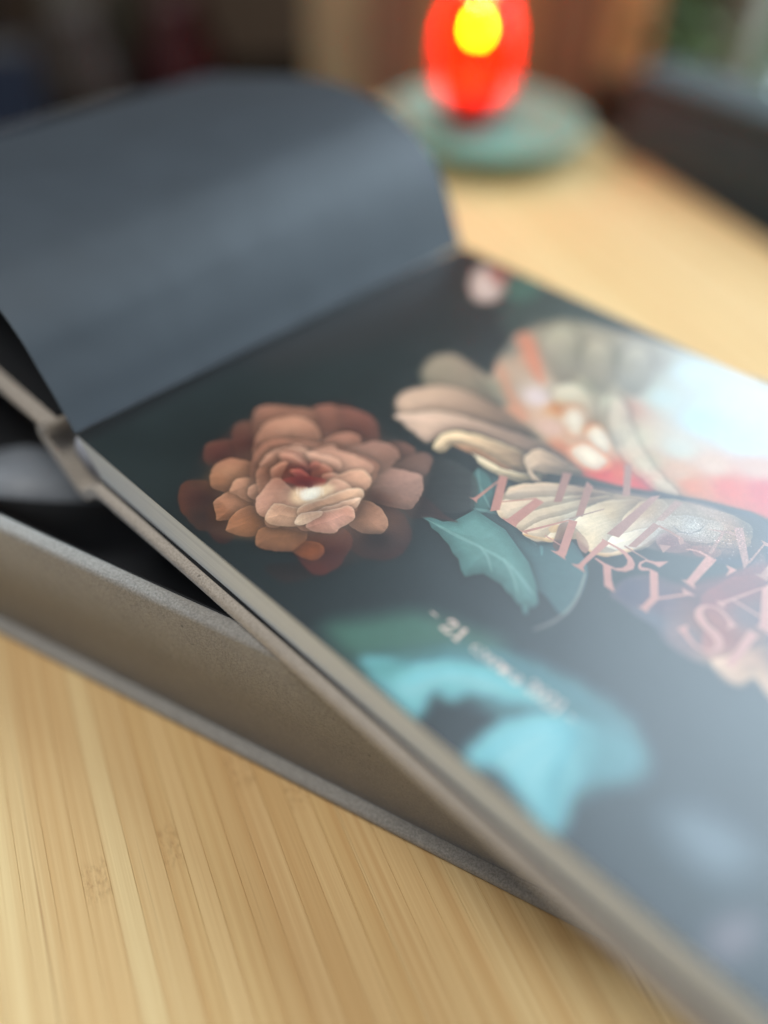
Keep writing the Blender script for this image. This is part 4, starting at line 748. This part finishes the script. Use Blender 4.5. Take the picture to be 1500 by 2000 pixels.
# stand carrying the olive plant
st = empty('plant_stand', (-.262, .775, -.74), 0, 'dark wooden plant stand behind the table end', 'stand')
M_dw = plain('dark brown wood', lin((70, 50, 36)), .55, .15, 12)
obj('stand_top', lathe_bm([(0, .645), (.075, .645), (.078, .657), (.075, .6695), (0, .6695)], 32), M_dw, st, True)
for k in range(3):
    a = k*2.094; obj('leg', box_bm(.05*math.cos(a)-.01, .05*math.cos(a)+.01, .05*math.sin(a)-.01, .05*math.sin(a)+.01, .001, .6445, .002, 2), M_dw, st)
# board cabinet behind the candle, its tones also carry the warm candle glow
cab = empty('wooden_cabinet', (-.56, .60, -.74), math.radians(30), 'brown cabinet of upright boards behind the red candle', 'cabinet')
tones = [(176, 160, 122), (150, 118, 92), (206, 158, 108), (190, 142, 96), (150, 112, 82), (216, 166, 110)]
x = 0.0
for k, tn in enumerate(tones):
    w = (.07, .06, .065, .06, .062, .05)[k]
    obj('board', box_bm(x+.0015, x+w-.0015, 0, .02, .05, 1.12, .002, 2), plain('board wood', lin(tn), .6, .15, 14), cab); x += w
obj('carcass', box_bm(0, x, .021, .30, .0, 1.12), M_dw, cab)
obj('top_board', box_bm(-.01, x+.01, -.01, .31, 1.1205, 1.14, .003, 2), M_dw, cab)
# dark sideboard with blurred things on it, upper left
sb = empty('dark_sideboard', (-.95, .30, -.74), math.radians(62), 'dark low sideboard in the unlit corner at the upper left', 'sideboard')
M_sb = plain('blackish wood', lin((11, 13, 12)), .95, .1, 10, .05)
obj('carcass', box_bm(-.45, .60, -.20, .22, .0, .545), M_sb, sb)
obj('top_board', box_bm(-.47, .62, -.22, .24, .5455, .57, .003, 2), M_sb, sb)
for a_, b2 in ((-.44, .07), (.08, .59)):
    dr = obj('door', box_bm(a_, b2, -.215, -.2005, .02, .53, .002, 2), M_sb, sb); obj('handle', box_bm(b2-.05, b2-.04, -.228, -.2155, .25, .35, .002, 2), M_frame, dr)
def vol(name, loc, rz, w, d, h, rgb, label, cat, grp=None):
    b = empty(name, loc, rz, label, cat, grp); m = plain(name+' cover', lin(rgb), .6, .08, 40)
    obj('cover', box_bm(-w/2, -w/2+.003, -d/2, d/2, 0, h, .001, 2), m, b); obj('cover', box_bm(w/2-.003, w/2, -d/2, d/2, 0, h, .001, 2), m, b)
    obj('spine', box_bm(-w/2+.0031, w/2-.0031, -d/2, -d/2+.003, 0, h, .001, 2), m, b); obj('pages', box_bm(-w/2+.0035, w/2-.0035, -d/2+.0035, d/2-.005, .003, h-.003), plain('aged page edges', lin((70, 66, 60)), .8), b); return b
def vase(loc, prof, rgb, label, cat='vase'):
    b = empty('vase', loc, 0, label, cat); obj('vase_body', lathe_bm(prof, 40), plain('vase glaze', lin(rgb), .45, .08, 30), b, True); return b
TZ = -.1698
G = 'books upright on the dark sideboard'
vol('book', (-.852, .185, TZ), 2.62, .050, .13, .115, (30, 36, 52), 'navy book at the left end of the upright books', 'book', G)
vol('book', (-.835, .232, TZ), 2.62, .050, .13, .118, (62, 50, 52), 'dusty pink book between the navy and the rust book', 'book', G)
vol('book', (-.818, .274, TZ), 2.62, .036, .13, .125, (84, 44, 38), 'rust red book between the dusty pink and the blue book', 'book', G)
vol('book', (-.795, .322, TZ), 2.62, .060, .13, .140, (44, 54, 72), 'thick slate blue book at the right end of the upright books', 'book', G)
vase((-.80, .46, TZ), [(0, 0), (.04, 0), (.055, .05), (.05, .10), (.028, .14), (.030, .16), (.026, .16), (.024, .14), (0, .02)], (66, 58, 52), 'round taupe vase on the dark sideboard right of the blue book')
vase((-.93, .56, TZ), [(0, 0), (.045, 0), (.06, .08), (.065, .17), (.05, .23), (.03, .26), (.033, .28), (.028, .28), (0, .03)], (104, 100, 86), 'tall cream vase at the back of the dark sideboard')
vase((-.73, .555, TZ), [(0, 0), (.035, 0), (.05, .04), (.045, .11), (.025, .15), (.028, .17), (.022, .17), (0, .02)], (66, 26, 28), 'maroon vase at the right end of the dark sideboard')
